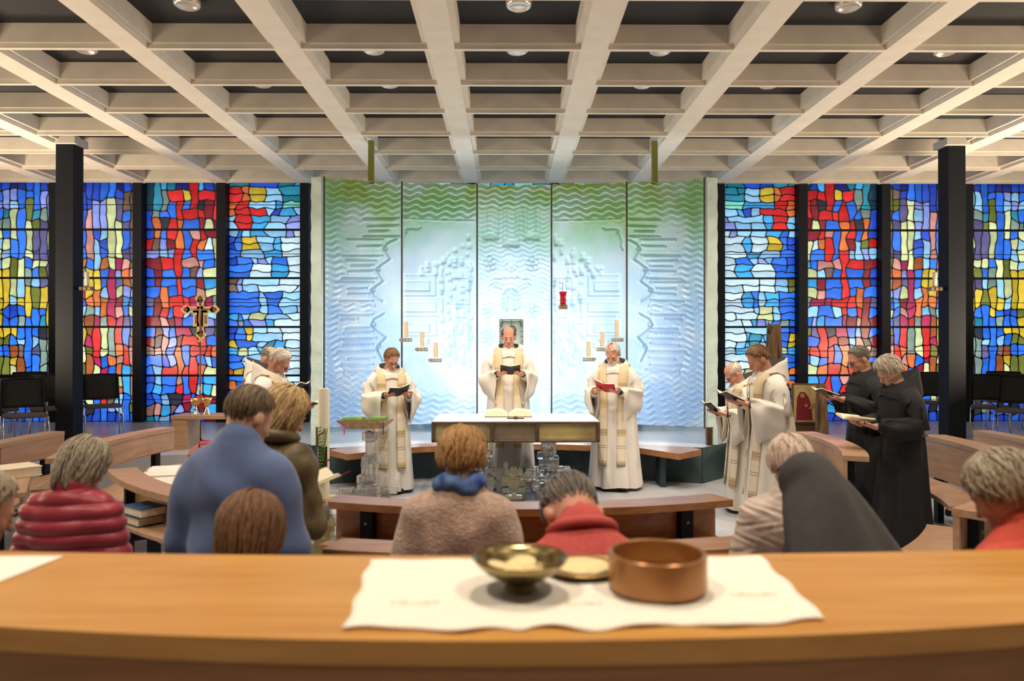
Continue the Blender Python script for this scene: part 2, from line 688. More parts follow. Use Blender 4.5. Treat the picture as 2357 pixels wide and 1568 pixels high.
def make_bay(kind, k, idx):
    rows = BAY[kind].split('\n')
    mir = k > 0
    nC = 10
    PR = 7 if kind in 'DE' else 5
    nR = PR * 5
    seed = hash((kind, 3 if mir else 4)) if False else (ord(kind) * 7 + (3 if mir else 0))
    R = random.Random(seed)
    g = [list(rows[min(24, (j * 25 + R.randint(0, 24) * (PR > 5)) // nR)]) for j in range(nR)]
    if mir:
        g = [r[::-1] for r in g]
        for r in g:
            for c in range(nC):
                if r[c] in TINT_R and R.random() < .5:
                    r[c] = TINT_R[r[c]]
    W = PITCH - .15
    x0 = MX + PITCH * k - W / 2
    zs = []
    for b in range(5):
        zt, zb = ROWS[5 - b], ROWS[4 - b]
        zs += [zt + (zb - zt) * j / PR for j in range(PR)]
    zs.append(ROWS[0])
    cw = W / nC
    vert = kind in 'AB'
    jx, jz = (.20, .30) if vert else (.34, .22)
    if kind in 'DE':
        jx, jz = .45, .2
    pt = {}

    def lat(i, j):           # lattice vertex column i (0..nC), row j (0..nR)
        if (i, j) not in pt:
            dx = 0 if i in (0, nC) else R.uniform(-jx, jx) * cw
            dz = 0 if j % PR == 0 else R.uniform(-jz, jz) * .83 / PR
            if vert and j % PR == 0:
                dx *= .6
            pt[(i, j)] = (x0 + i * cw + dx, zs[j] + dz)
        return pt[(i, j)]
    md = {}

    def mid(a, b):
        key = (a, b) if a < b else (b, a)
        if key not in md:
            p, q = lat(*key[0]), lat(*key[1])
            e = [(p[0] + q[0]) / 2, (p[1] + q[1]) / 2]
            if key[0][0] == key[1][0]:
                if key[0][0] not in (0, nC):
                    e[0] += R.uniform(-.13, .13) * cw
            elif key[0][1] % PR:
                e[1] += R.uniform(-.14, .14) * .83 / PR
            md[key] = tuple(e)
        return md[key]
    used = [[False] * nC for _ in range(nR)]
    root = empty('window_%d' % idx, (0, WALLY, 0), kind='structure')
    lead = MB()
    maxh = {'A': 1, 'B': 1, 'C': 2, 'D': 4, 'E': 5}[kind]
    maxv = {'A': 4, 'B': 4, 'C': 3, 'D': 1, 'E': 1}[kind]
    for j in range(nR):
        for i in range(nC):
            if used[j][i]:
                continue
            L0 = g[j][i]
            w = 1
            lim = maxh if kind not in 'DE' else R.randint(2, maxh + 1)
            pal = {'w': 'wl', 'l': 'lw', 'c': 'cl', 'b': 'bc'}.get(L0, L0) if kind in 'DE' else L0
            while w < lim and i + w < nC and not used[j][i + w] and g[j][i + w] in pal:
                w += 1
            h = 1
            if w == 1:
                lv = R.randint(2, maxv) if maxv > 1 else 1
                while h < lv and j + h < nR and (j + h) % PR and g[j + h][i] == L0 and not used[j + h][i]:
                    h += 1
            for a in range(h):
                for b in range(w):
                    used[j + a][i + b] = True
            path = [(i + a, j) for a in range(w)] + [(i + w, j + a) for a in range(h)] + \
                   [(i + w - a, j + h) for a in range(w)] + [(i, j + h - a) for a in range(h)]
            P = []
            n = len(path)
            for q in range(n):
                P.append(lat(*path[q]))
                P.append(mid(path[q], path[(q + 1) % n]))
            pane_piece(P, GM[L0], root, lead)
    lo = lead.obj('lead_came', M_LEAD, root)
    # iron bars, thin bars and the frame
    for z in ROWS[1:5]:
        MB().box((MX + PITCH * k, -.022, z), (W, .035, .036)).obj('glazing_bar', M_STEEL, root)
    for a, b in zip(ROWS[:-1], ROWS[1:]):
        MB().box((MX + PITCH * k, -.014, (a + b) / 2), (W, .012, .011)).obj('saddle_bar', M_STEEL, root)
    MB().box((MX + PITCH * k, -.01, .43), (W, .08, .07)).obj('sill', M_STEEL, root)
    MB().box((MX + PITCH * k, -.01, 4.66), (W, .10, .20)).obj('head_rail', M_STEEL, root)
    return root


def pane_piece(P, m, root, lead, ins=.0075):
    n = len(P)
    # orientation: make counter-clockwise in (x, z)
    A = sum(P[i][0] * P[(i + 1) % n][1] - P[(i + 1) % n][0] * P[i][1] for i in range(n))
    if A < 0:
        P = P[::-1]
    inn = []
    for i in range(n):
        a, b, c = P[i - 1], P[i], P[(i + 1) % n]
        d1 = (b[0] - a[0], b[1] - a[1])
        d2 = (c[0] - b[0], c[1] - b[1])
        l1, l2 = math.hypot(*d1) or 1e-6, math.hypot(*d2) or 1e-6
        n1, n2 = (-d1[1] / l1, d1[0] / l1), (-d2[1] / l2, d2[0] / l2)
        sx, sz = n1[0] + n2[0], n1[1] + n2[1]
        dn = max(.6, 1 + n1[0] * n2[0] + n1[1] * n2[1])
        inn.append((b[0] + sx / dn * ins, b[1] + sz / dn * ins))

    def ed(Q, i, t):
        a, b = Q[i], Q[(i + 1) % n]
        return (a[0] + (b[0] - a[0]) * t, a[1] + (b[1] - a[1]) * t)
    I, O = [], []
    for i in range(n):
        I += [ed(inn, i, .25), ed(inn, i, .75)]
        O += [ed(P, i, .25), ed(P, i, .75)]
    N2 = 2 * n
    cx, cz = sum(p[0] for p in I) / N2, sum(p[1] for p in I) / N2
    V = [(x - cx, -.003, z - cz) for x, z in I] + [(x - cx, .004, z - cz) for x, z in I]
    F = [tuple(range(N2))] + [(q, q + N2, (q + 1) % N2 + N2, (q + 1) % N2) for q in range(N2)]
    mk('pane', V, F, m, root, loc=(cx, 0, cz))
    V = [(x, -.007, z) for x, z in I] + [(x, -.007, z) for x, z in O] + [(x, -.007, z) for x, z in P]
    b = len(lead.V)
    lead.V += V
    # skirt that closes the joint towards the glass
    lead.V += [(x, .005, z) for x, z in I]
    for i in range(n):
        a, c = 2 * i, 2 * i + 1
        lead.F.append((b + N2 + a, b + N2 + c, b + c, b + a))
        nx = (2 * i + 2) % N2
        lead.F.append((b + N2 + c, b + 2 * N2 + (i + 1) % n, b + N2 + nx, b + nx, b + c))
    for q in range(N2):
        r = (q + 1) % N2
        lead.F.append((b + q, b + r, b + 2 * N2 + n + r, b + 2 * N2 + n + q))


seq = {-6: 'A', -5: 'B', -4: 'C', -3: 'D', -2: 'E', -1: 'E', 0: 'E', 1: 'E', 2: 'E', 3: 'D', 4: 'C', 5: 'B', 6: 'A'}
# the bays seen in the photograph: from the mullion left of the picture to the mullion right of it
seq = {k: s for k, s in seq.items()}
BAYSHIFT = 0
for n_, k in enumerate(sorted(seq)):
    make_bay(seq[k], k, n_ + 1)
mm = MB().box((0, -.03, 2.57), (.15, .26, 4.3))
me_m = mm.mesh('mullion', M_STEEL)
for k in range(-7, 7):
    o = mko('trim_%d' % (k + 9), me_m, None, (MX + PITCH * (k + .5), WALLY - .02, 0))
    tag(o, kind='structure')
# wall ends beyond the glazing
for s, nm in ((-1, 'far_left'), (1, 'far_right')):
    o = MB().box((MX + s * (PITCH * 6.5 + .3), WALLY, 2.5), (.5, .2, 4.9)).obj('wall_' + nm, M_WALL)
    tag(o, kind='structure')

# square steel columns
for s, lb in ((-1, 'left'), (1, 'right')):
    x = -6.02 if s < 0 else 6.17
    e = empty('steel_column', (x, 10.32, RZ), label='black square steel column near the %s edge of the picture' % lb, cat='column', group='black steel columns')
    MB().box((0, 0, 2.03), (.245, .245, 4.06), bev=.006).obj('shaft', M_STEEL, e)
    MB().box((0, 0, 4.10), (.33, .33, .10), bev=.004).obj('capital', M_CONC, e)
    MB().box((0, 0, .012), (.30, .30, .022)).obj('base_plate', M_STEEL, e)
# ------------------------------------------------------------------ cast glass screen behind the altar
def screen_mat():
    m = bpy.data.materials.new('cast_glass')
    m.use_nodes = True
    nt = m.node_tree
    N, L = nt.nodes, nt.links
    N.clear()
    out = N.new('ShaderNodeOutputMaterial')
    tr = N.new('ShaderNodeBsdfTranslucent')
    df = N.new('ShaderNodeBsdfDiffuse')
    gl = N.new('ShaderNodeBsdfGlossy')
    gl.inputs['Roughness'].default_value = .22
    m1 = N.new('ShaderNodeMixShader')
    m1.inputs[0].default_value = .30
    m2 = N.new('ShaderNodeMixShader')
    m2.inputs[0].default_value = .07
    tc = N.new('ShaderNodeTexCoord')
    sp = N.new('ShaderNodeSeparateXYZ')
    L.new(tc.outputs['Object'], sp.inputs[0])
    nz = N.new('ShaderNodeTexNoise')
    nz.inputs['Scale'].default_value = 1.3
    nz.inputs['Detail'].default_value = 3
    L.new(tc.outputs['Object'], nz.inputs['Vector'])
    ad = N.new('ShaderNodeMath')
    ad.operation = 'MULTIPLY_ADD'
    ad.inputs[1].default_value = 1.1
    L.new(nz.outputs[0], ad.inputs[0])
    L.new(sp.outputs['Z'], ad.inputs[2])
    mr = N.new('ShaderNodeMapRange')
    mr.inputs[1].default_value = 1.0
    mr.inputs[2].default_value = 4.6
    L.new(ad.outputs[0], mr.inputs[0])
    cr = N.new('ShaderNodeValToRGB')  # height ramp paints in window light: green-yellow on top, blue below
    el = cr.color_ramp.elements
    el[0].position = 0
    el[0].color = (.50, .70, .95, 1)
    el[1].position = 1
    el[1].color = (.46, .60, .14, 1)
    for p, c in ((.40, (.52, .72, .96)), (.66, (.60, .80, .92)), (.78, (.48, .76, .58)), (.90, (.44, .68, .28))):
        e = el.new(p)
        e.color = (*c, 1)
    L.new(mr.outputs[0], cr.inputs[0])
    n2 = N.new('ShaderNodeTexNoise')
    n2.inputs['Scale'].default_value = 2.2
    mp = N.new('ShaderNodeMapping')
    mp.inputs['Location'].default_value = (4, 2, 7)
    L.new(tc.outputs['Object'], mp.inputs[0])
    L.new(mp.outputs[0], n2.inputs['Vector'])
    mr2 = N.new('ShaderNodeMapRange')
    mr2.inputs[1].default_value = .42
    mr2.inputs[2].default_value = .68
    L.new(n2.outputs[0], mr2.inputs[0])
    mx = N.new('ShaderNodeMix')
    mx.data_type = 'RGBA'
    mx.blend_type = 'MIX'
    mx.inputs[7].default_value = (.80, .90, .95, 1)
    L.new(mr2.outputs[0], mx.inputs[0])
    L.new(cr.outputs[0], mx.inputs[6])
    mf = N.new('ShaderNodeMath')
    mf.operation = 'MULTIPLY'
    mf.inputs[1].default_value = .6
    L.new(mr2.outputs[0], mf.inputs[0])
    L.new(mf.outputs[0], mx.inputs[0])
    for b in (tr, df):
        L.new(mx.outputs[2], b.inputs['Color'])
    L.new(tr.outputs[0], m1.inputs[1])
    L.new(df.outputs[0], m1.inputs[2])
    L.new(m1.outputs[0], m2.inputs[1])
    L.new(gl.outputs[0], m2.inputs[2])
    L.new(m2.outputs[0], out.inputs['Surface'])
    return m


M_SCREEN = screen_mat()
M_SEAM = mat('screen_seam', (.15, .10, .05), .5, metal=.4, noise=.4, nscale=20)
SX, SYC, SEND = MX, 10.23, 9.80          # screen axis, depth at the middle, depth at the ends
HALF = 2.50
RAD = (HALF ** 2 + (SYC - SEND) ** 2) / (2 * (SYC - SEND))
AMAX = math.asin(HALF / RAD)
ZT, ZB = 3.97, .70


def scr(a, z=0.0, off=0.0):
    """point of the screen at arc angle a; off moves it towards the room"""
    r = RAD - off
    return (SX + r * math.sin(a), SYC - RAD + r * math.cos(a), z)


def relief(p, PXg, PYg):
    """height of the relief in metres at photo pixel positions"""
    h = np.zeros_like(PXg)
    x, y = PXg.copy(), PYg.copy()
    mirror = p > 2
    if mirror:
        x = 2357 - x + 0.0       # right panels mirror the left ones about the axis at 1178.5
    R = np.random.RandomState(40 + p)
    wob = 3.2 * np.sin(x / 5.6 + 1.3 * np.sin(y / 37.0)) + 1.5 * np.sin(x / 13.0 + y / 50.0)

    def waves(per):
        t = ((y + wob) / per) % 1.0
        return np.where(t < .55, np.sin(np.pi * t / .55), -.35 * np.sin(np.pi * (t - .55) / .45))

    def seg(x0, y0, x1, y1, w, a):
        dx, dy = x1 - x0, y1 - y0
        t = np.clip(((x - x0) * dx + (y - y0) * dy) / max(dx * dx + dy * dy, 1e-6), 0, 1)
        d2 = (x - x0 - t * dx) ** 2 + (y - y0 - t * dy) ** 2
        return a * np.exp(-d2 / (w * w))

    def rect(x0, y0, x1, y1, a, s=1.6):
        f = 1 / (1 + np.exp(-(x - x0) / s)) * 1 / (1 + np.exp((x - x1) / s)) * 1 / (1 + np.exp(-(y - y0) / s)) * 1 / (1 + np.exp((y - y1) / s))
        return a * f

    def ring(cx, cy, r, w, a):
        d = np.sqrt((x - cx) ** 2 + (y - cy) ** 2)
        return a * np.exp(-((d - r) / w) ** 2)

    def poly(P, w, a):
        o = np.zeros_like(x)
        for q, r_ in zip(P[:-1], P[1:]):
            o = np.maximum(o, seg(*q, *r_, w, a))
        return o
    if p in (0, 4):
        s = 1 / (1 + np.exp((y - (500 + (x - 752) * -.1)) / 10)) + 1 / (1 + np.exp(-(y - 868) / 9))
        margin = 1 / (1 + np.exp((x - 785 - 10 * np.sin(y / 23.0)) / 7))
        mid = np.exp(-((y - 706) / 12) ** 2) * (x < 865)
        h += .021 * waves(14.2) * np.clip(s + margin * .7 + mid * .6, 0, 1)
        bars = [(837, 917, 503), (845, 917, 518), (850, 895, 530), (836, 920, 542), (799, 883, 548), (822, 880, 563), (790, 880, 586),
                (795, 865, 597), (807, 860, 609), (800, 862, 621), (785, 868, 639), (778, 860, 646), (800, 845, 661), (800, 850, 673),
                (780, 858, 690), (775, 858, 723), (785, 825, 733), (795, 855, 753), (790, 860, 763), (780, 866, 778), (790, 860, 791),
                (775, 870, 806), (800, 862, 822), (785, 860, 838), (790, 868, 852)]
        for a, b, c in bars:
            h += seg(a, c + R.uniform(-2, 2), b, c + R.uniform(-2, 2), 1.6, .022)
            h += seg(a + 4, c + 5, b - 6, c + 5, 2.0, -.012)
        cv = [(912, 550), (890, 560), (882, 572), (897, 596), (882, 606), (866, 618), (872, 632), (881, 646), (868, 656), (853, 667), (860, 680), (879, 692)]
        cv2 = [(882, 722), (860, 734), (853, 748), (868, 762), (887, 776), (876, 788), (866, 800), (872, 814), (880, 830)]
        for c in (cv, cv2):
            h += poly(c, 2.0, .028)
            h -= poly([(q[0] + 5, q[1] + 1) for q in c], 2.2, .012)
        for c in ((886, 571), (870, 619), (858, 666), (859, 746), (871, 796)):
            h += ring(c[0], c[1], 4.2, 1.8, .022)
    elif p in (1, 3):
        s = 1 / (1 + np.exp((y - 500) / 5)) + 1 / (1 + np.exp(-(y - 905) / 6))
        h += .022 * waves(14.0) * np.clip(s, 0, 1)
        h += seg(927, 504, 1088, 509, 1.6, -.014)
        # small diver figure
        h += poly([(932, 527), (948, 526), (962, 527), (968, 523)], 2.2, .02)
        h += poly([(930, 540), (925, 553), (927, 565), (922, 573)], 2.4, .02)
        h += ring(933, 533, 3, 2, .02)
        # long bars on the left
        for (a, b, c, d) in ((930, 633, 1002, 680), (930, 648, 988, 669), (930, 687, 1019, 727), (930, 697, 1003, 717), (930, 735, 1004, 772), (936, 745, 988, 764)):
            h += rect(a, b, c, d, .010, 1.0)
            h += poly([(a, b), (c, b), (c, d), (a, d)], 1.5, .012)
        # pile of small blocks
        for gx in range(10):
            for gy in range(34):
                bx, by = 935 + gx * 15.6, 530 + gy * 10.4
                top = 634 - (bx - 930) * .66
                bot = 772 + (bx - 930) * .62
                if by < top or by > bot or (bx < 1008 and 628 < by < 778):
                    continue
                if R.rand() < .36:
                    continue
                w_, h_ = R.uniform(7, 12), R.uniform(8, 16)
                bx += R.uniform(-4, 4)
                h += rect(bx, by, bx + w_, by + h_, R.uniform(.010, .024), .9)
        for (a, b, c, d) in ((1040, 640, 1080, 700), (1052, 690, 1078, 730), (1045, 745, 1080, 800)):
            h += poly([(a, b), (c, b), (c, d), (a, d), (a, b)], 1.5, .016)
    else:
        s = 1 / (1 + np.exp((y - 478) / 5))
        h += .018 * waves(12.5) * s + .0045 * waves(11) * (1 - s)
        for (a, b, c, d) in ((1111, 474, 1148, 552), (1158, 474, 1196, 568), (1205, 474, 1243, 552)):
            o = rect(a, b, c, d, 1, 1.0)
            i = rect(a + 10, b, c - 10, d - 16, 1, 1.0)
            h += .024 * o - .022 * i
        fig = [(1158, 594, 1194, 640, .010)]
        for a, b, c, d, e in fig:
            h += rect(a, b, c, d, e, .9)
        h += ring(1176, 611, 12, 2.2, .014)
        d = np.sqrt(((x - 1176) / 6) ** 2 + ((y - 613) / 8) ** 2)
        h += .026 / (1 + np.exp((d - 1) * 5))
        d = np.sqrt(((x - 1176) / 18) ** 2 + ((y - 650) / 26) ** 2)
        h += .022 / (1 + np.exp((d - 1) * 6))
        h += poly([(1190, 636), (1205, 640), (1214, 640)], 4, .018) + poly([(1162, 636), (1147, 640), (1138, 640)], 4, .018)
        for sx_ in (-1, 1):
            for q in range(4):
                h += seg(1176 + sx_ * (20 + q * 6), 648, 1176 + sx_ * (24 + q * 7), 664 - q * 3, 2.0, .014)
            h += poly([(1176 + sx_ * 4, 664), (1176 + sx_ * 17, 672), (1176 + sx_ * 20, 702), (1176 + sx_ * 8, 714)], 2.6, .022)
            h += seg(1176 + sx_ * 7, 676, 1176 + sx_ * 9, 712, 2.2, .018)
        h += rect(1142, 716, 1210, 732, .010, 1.2)
        for cx_, cy_ in ((1128, 605), (1226, 605), (1125, 712), (1225, 712), (1122, 772), (1228, 772)):
            for q in range(5):
                t = q * 1.257 + cx_
                h += ring(cx_ + 10 * math.cos(t), cy_ + 12 * math.sin(t), 6, 1.6, .013)
            h += ring(cx_, cy_, 3.5, 2, .016)
    ruin = .0016 * np.sin(x * .9 + 3 * np.sin(y * .31)) * np.sin(y * 1.1 + x * .2)
    return h + ruin


scrE = empty('glass_screen', (0, 0, 0), label='tall curved cast glass relief screen standing behind the altar', cat='glass screen')
bp = [-AMAX + 2 * AMAX * i / 5 for i in range(6)]
for p in range(5):
    a0, a1 = bp[p] + .0012, bp[p + 1] - .0012
    NU, NVv = 116, 380
    aa = np.linspace(a0, a1, NU)
    zz = np.linspace(ZB, ZT, NVv)
    A, Z = np.meshgrid(aa, zz)
    bulge = .035 * np.sin(np.pi * (A - a0) / (a1 - a0))        # every panel curves a little away from the room
    Y0 = SYC - RAD + RAD * np.cos(A)
    X0 = SX + RAD * np.sin(A)
    pxg = CX + X0 / Y0 * FPX
    pyg = HY - (Z - CAMZ) / Y0 * FPX
    hh = relief(p, pxg, pyg) * (1.9 if p != 2 else 1.7)
    fade = np.clip(np.minimum((A - a0), (a1 - A)) / (a1 - a0) * 25, 0, 1)
    off = hh * fade - bulge
    r = RAD - off
    X = SX + r * np.sin(A)
    Y = SYC - RAD + r * np.cos(A)
    V = np.stack([X, Y, Z], -1).reshape(-1, 3)
    idx = np.arange(NU * NVv).reshape(NVv, NU)
    F = np.stack([idx[:-1, :-1], idx[:-1, 1:], idx[1:, 1:], idx[1:, :-1]], -1).reshape(-1, 4)
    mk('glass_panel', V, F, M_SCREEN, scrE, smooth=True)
for i in range(6):
    mb = MB()
    t = .014
    q = [scr(bp[i], ZB - .02, .02), scr(bp[i], ZT + .01, .02)]
    mb.box((q[0][0], q[0][1] + .01, (q[0][2] + q[1][2]) / 2), (.020, .035, q[1][2] - q[0][2]), bev=.005)
    mb.obj('seam_rail', M_SEAM, scrE)
M_ENDG = mat('screen_end_glass', (.62, .78, .74), .5, noise=.10, nscale=5, bump=.5, bscale=40)
for s in (-1, 1):
    x0, y0, _ = scr(s * AMAX, 0, 0)
    mb = MB()
    N_ = 40
    rings = []
    for i in range(N_ + 1):
        z = ZB + (ZT - ZB) * i / N_
        w = .015 * math.sin(i * 1.9) * .3
        rings.append([(x0 + s * .02, y0 - .05 + w, z), (x0 + s * (.165 + w), y0 - .01, z), (x0 + s * .165, y0 + .15, z), (x0 + s * .02, y0 + .10, z)])
    mb.loft(rings)
    mb.obj('end_block', M_ENDG, scrE)
    f = MB().box((x0 + s * .05, y0 - .0, (ZB + RZ) / 2), (.07, .09, ZB - RZ), bev=.008)
    f.obj('foot', M_BRONZE, scrE)
    f = MB().box((x0 + s * .13, y0 + .02, (ZB + RZ) / 2), (.07, .09, ZB - RZ), bev=.008)
    f.obj('foot', M_ENDG, scrE)
for i in range(1, 5):
    x0, y0, _ = scr(bp[i], 0, 0)
    MB().box((x0, y0, (ZB + RZ) / 2 - .005), (.08, .08, ZB - RZ), bev=.006).obj('foot', M_BRONZE, scrE)
# two hangers up to the ceiling
for px in (854, 1508):
    Yh = 10.02
    x = PX(px, Yh)
    MB().box((x, Yh + .02, (3.93 + BZ0) / 2), (.075, .075, BZ0 - 3.93), bev=.006).obj('hanger', mat('hanger_olive', (.22, .24, .05), .5), scrE)

# added backlights and their boxes, unseen behind the screen, to brighten its glass
for i, (x, e) in enumerate(((-1.80, 17), (-.55, 32), (.75, 32), (2.0, 17))):
    lamp('screen_backlight', 'AREA', (x, 11.45, 1.75), e, (.90, .96, 1.0), (math.radians(-90), 0, 0), shape='RECTANGLE', size=.9, size_y=1.9)
    e_ = empty('floor_backlight', (x, 11.54, RZ), label='%s backlight box standing behind the glass screen' % ('far left', 'left of centre', 'right of centre', 'far right')[i], cat='lamp', group='backlights behind the screen')
    MB().box((0, .04, 1.29), (.94, .06, 1.95), bev=.01).obj('housing', M_STEEL, e_)
    for sx_ in (-1, 1):
        MB().tube([(sx_ * .44, .04, 0), (sx_ * .44, .04, .33)], .012, 8).obj('leg', M_CHROME, e_)

# wooden bench top along the stone riser
bt = [(-2.22, 9.37), (-1.92, 9.0), (-1.23, 9.58), (-.6, 9.82), (.08, 9.90), (.75, 9.84), (1.35, 9.68), (1.67, 9.54), (2.07, 9.0), (2.44, 9.37)]
bk = [(2.36, 9.60), (1.4, 9.96), (.7, 10.08), (.1, 10.11), (-.5, 10.08), (-1.2, 9.96), (-2.12, 9.58)]
be = empty('curved_bench', (0, 0, 0), label='low angular wooden bench along the stone riser behind the altar', cat='bench')
MB().prism(bt + bk, RZ - .07, RZ + .004).obj('seat', M_WOOD, be)
for (x, y) in ((-1.75, 9.35), (1.95, 9.35)):
    d = 1 if x > 0 else -1
    MB().box((x, y + .12, .195), (.07, .30, .39), bev=.004).obj('bracket', mat('bracket_dark', (.02, .04, .045), .5), be)

# red sanctuary lamp, candles on brackets, little frame of the tabernacle
def bracket_candle(px, y_top, y_cup, Y, dxb, dyb, label, hfl=True):
    """candle at pixel px from y_top to y_cup on a small glass and brass bracket"""
    x, zc, zt = PX(px, Y), PZ(y_cup, Y), PZ(y_top, Y)
    e = empty('bracket_candle', (x, Y, zc), label=label, cat='candle', group='candles on the screen brackets')
    c = MB().lathe([(0, .0), (.027, .0), (.027, zt - zc - .004), (.022, zt - zc), (0, zt - zc - .004)], 14).obj('wax_candle', M_WAX, e, True)
    smooth_by_angle(c)
    MB().tube([(0, 0, zt - zc - .005), (.001, 0, zt - zc + .014)], .002, 5).obj('wick', M_STEEL, e)
    if hfl:
        MB().lathe([(0, .01), (.008, .02), (.009, .03), (.004, .05), (0, .062)], 10, c=(0, 0, zt - zc)).obj('flame', M_FLAME, e, True)
    b = MB()
    b.box((0, 0, -.022), (.16, .10, .012), bev=.003)
    b.box((0, 0, -.05), (.16, .10, .012), bev=.003)
    b.obj('dish', M_BRONZEL, e)
    b = MB()
    for q in (-.06, -.02, .02, .06):
        b.box((q, -.01, -.036), (.036, .10, .05), bev=.008)
    b.obj('glass_block', mat('bracket_glass', (.80, .78, .68), .15, trans=.6), e)
    b = MB()
    b.tube([(dxb * .04, .03, -.036), (dxb * .10, .12, -.036 + dyb * .3), (dxb * .11, .34, -.036 + dyb)], .012, 6)
    b.obj('arm', M_BRONZE, e, True)


bracket_candle(935, 740, 776, 9.66, -1, 0, 'lit candle highest of the three left of the altar on a glass bracket')
bracket_candle(972, 764, 798, 9.66, -1, 0, 'lit candle middle of the three left of the altar on a glass bracket')
bracket_candle(1003, 788, 823, 9.66, -1, 0, 'lit candle lowest of the three left of the altar on a glass bracket')
bracket_candle(1420, 737, 776, 9.66, 1, 0, 'lit candle highest of the three right of the altar on a glass bracket')
bracket_candle(1387, 764, 798, 9.66, 1, 0, 'lit candle above the bearded priest on a glass bracket')
bracket_candle(1355, 786, 821, 9.66, 1, 0, 'lit candle lowest of the three right of the altar on a glass bracket')

Yl = 9.95
e = empty('sanctuary_lamp', (PX(1296, Yl), Yl, PZ(702, Yl)), label='red glass sanctuary lamp glowing on a small bracket on the screen', cat='lamp')
o = MB().lathe([(0, 0), (.040, 0), (.040, .10), (.048, .15), (.056, .175), (.048, .172), (.034, .10), (.034, .012), (0, .012)], 20).obj('red_glass', mat('red_glass', (.75, .01, .04), .1, trans=.35), e, True)
MB().lathe([(0, .03), (.02, .03), (.02, .09), (0, .09)], 12).obj('candle', emit('red_glow', (1, .08, .06), 1.2), e)
MB().box((0, .02, -.03), (.12, .10, .055), bev=.01).obj('bracket', M_BRONZEL, e)
MB().tube([(0, .05, -.03), (0, .20, -.03)], .012, 6).obj('arm', M_BRONZE, e)
MB().tube([(0, .03, .0), (0, .06, .12), (0, .07, .30)], .005, 6).obj('wire', M_CHROME, e)

Yt = 10.10
e = empty('tabernacle_frame', (PX(1177, Yt), Yt, PZ(795, Yt)), label='small olive metal frame with an oval on the middle screen panel', cat='frame')
b = MB()
hw, hh_ = .155, .345
for s in (-1, 1):
    b.box((s * hw, 0, hh_ / 2), (.014, .03, hh_), bev=.003)
    b.box((s * (hw - .035), 0, hh_ - .03), (.010, .03, .06), bev=.002)
    b.box((s * (hw - .020), 0, hh_ - .055), (.04, .03, .010), bev=.002)
    for q in range(4):
        b.box((s * (hw - .012), 0, .05 + q * .07), (.03, .028, .012), bev=.002)
b.box((0, 0, hh_), (2 * hw, .03, .012), bev=.003)
b.box((0, .0, hh_ * .85), (.010, .03, hh_ * .3), bev=.003)
b.obj('frame', mat('olive_metal', (.16, .17, .05), .45, metal=.3), e)
b = MB()
b.tube([(.045 * math.cos(t) + .015, 0, .20 + .06 * math.sin(t)) for t in np.linspace(0, 2 * math.pi, 18)], .008, 6)
b.obj('oval', M_BRONZE, e, True)
MB().box((0, .035, hh_ / 2), (2 * hw - .02, .012, hh_ - .02)).obj('door_plate', M_ENDG, e)
# ------------------------------------------------------------------ curved pews around the altar
PC = (0.10, 7.50)
CAPZ = .86


def arc(r, a0, a1, n):
    return [(PC[0] + r * math.cos(a0 + (a1 - a0) * i / n), PC[1] + r * math.sin(a0 + (a1 - a0) * i / n)) for i in range(n + 1)]


def arc_slab(mb, r0, r1, a0, a1, z0, z1, n=14):
    A, B = arc(r0, a0, a1, n), arc(r1, a0, a1, n)
    rings = [[(*A[i], z0), (*B[i], z0), (*B[i], z1), (*A[i], z1)] for i in range(n + 1)]
    mb.loft(rings)
    return mb


def ang(x, y):
    return math.atan2(y - PC[1], x - PC[0])


M_BOLT = mat('bolt', (.25, .25, .27), .4, metal=.8)


def pew(r, a0, a1, label, wood_m=M_WOOD, boards=1, bh=.32, cap=.17, seat=True, shelf=True, posts=2, sd=.44, capz=CAPZ, group='curved wooden pews around the altar'):
    am = (a0 + a1) / 2
    e = empty('wooden_pew', (0, 0, 0), label=label, cat='pew', group=group)
    cp = arc_slab(MB(), r - .035, r + cap, a0, a1, capz - .042, capz).obj('top_rail', wood_m, e)
    for b in range(boards):
        s0 = a0 + (a1 - a0) * (b + .02 * (b > 0)) / boards
        s1 = a0 + (a1 - a0) * (b + 1) / boards
        arc_slab(MB(), r - .03, r + .005, s0 + .0005, s1 - .0005, capz - .042 - bh, capz - .043).obj('backrest', wood_m, e)
    if seat:
        arc_slab(MB(), r - .06 - sd, r - .06, a0 + .01, a1 - .01, .41, .45).obj('seat', wood_m, e)
    if shelf:
        arc_slab(MB(), r + .005, r + .24, a0 + .012, a1 - .012, .60, .622).obj('book_shelf', wood_m, e)
    for i in range(posts):
        t = a0 + (a1 - a0) * ((i + .5) / posts if posts > 2 else (.10, .90)[i])
        M = Matrix.Translation((PC[0], PC[1], 0)) @ Matrix.Rotation(t, 4, 'Z')
        p = MB().box((r + .035, 0, (capz - .045) / 2), (.06, .085, capz - .047), M, bev=.004).obj('post', M_STEEL, e)
        for z in (.30, .52, .72):
            MB().lathe([(0, 0), (.011, 0), (.009, .006), (0, .007)], 8, M @ Matrix.Translation((r + .065, 0, z)) @ Matrix.Rotation(math.pi / 2, 4, 'Y')).obj('bolt', M_BOLT, p)
        if seat:
            MB().box((r - .03 - sd / 2, 0, .40 - .03), (sd + .06, .06, .05), M, bev=.004).obj('seat_arm', M_STEEL, e)
    return e


D2 = math.radians
# rows in front of the camera
pew(3.10, ang(-1.06, 4.6), ang(1.30, 4.62), 'orange wooden pew with black posts straight in front of the altar', boards=3, bh=.30, posts=2)
pew(4.02, ang(-.80, 3.6), ang(1.32, 3.6), 'wooden pew just beyond the bowed congregation, its top rail catching the light', boards=2, bh=.34, shelf=True)
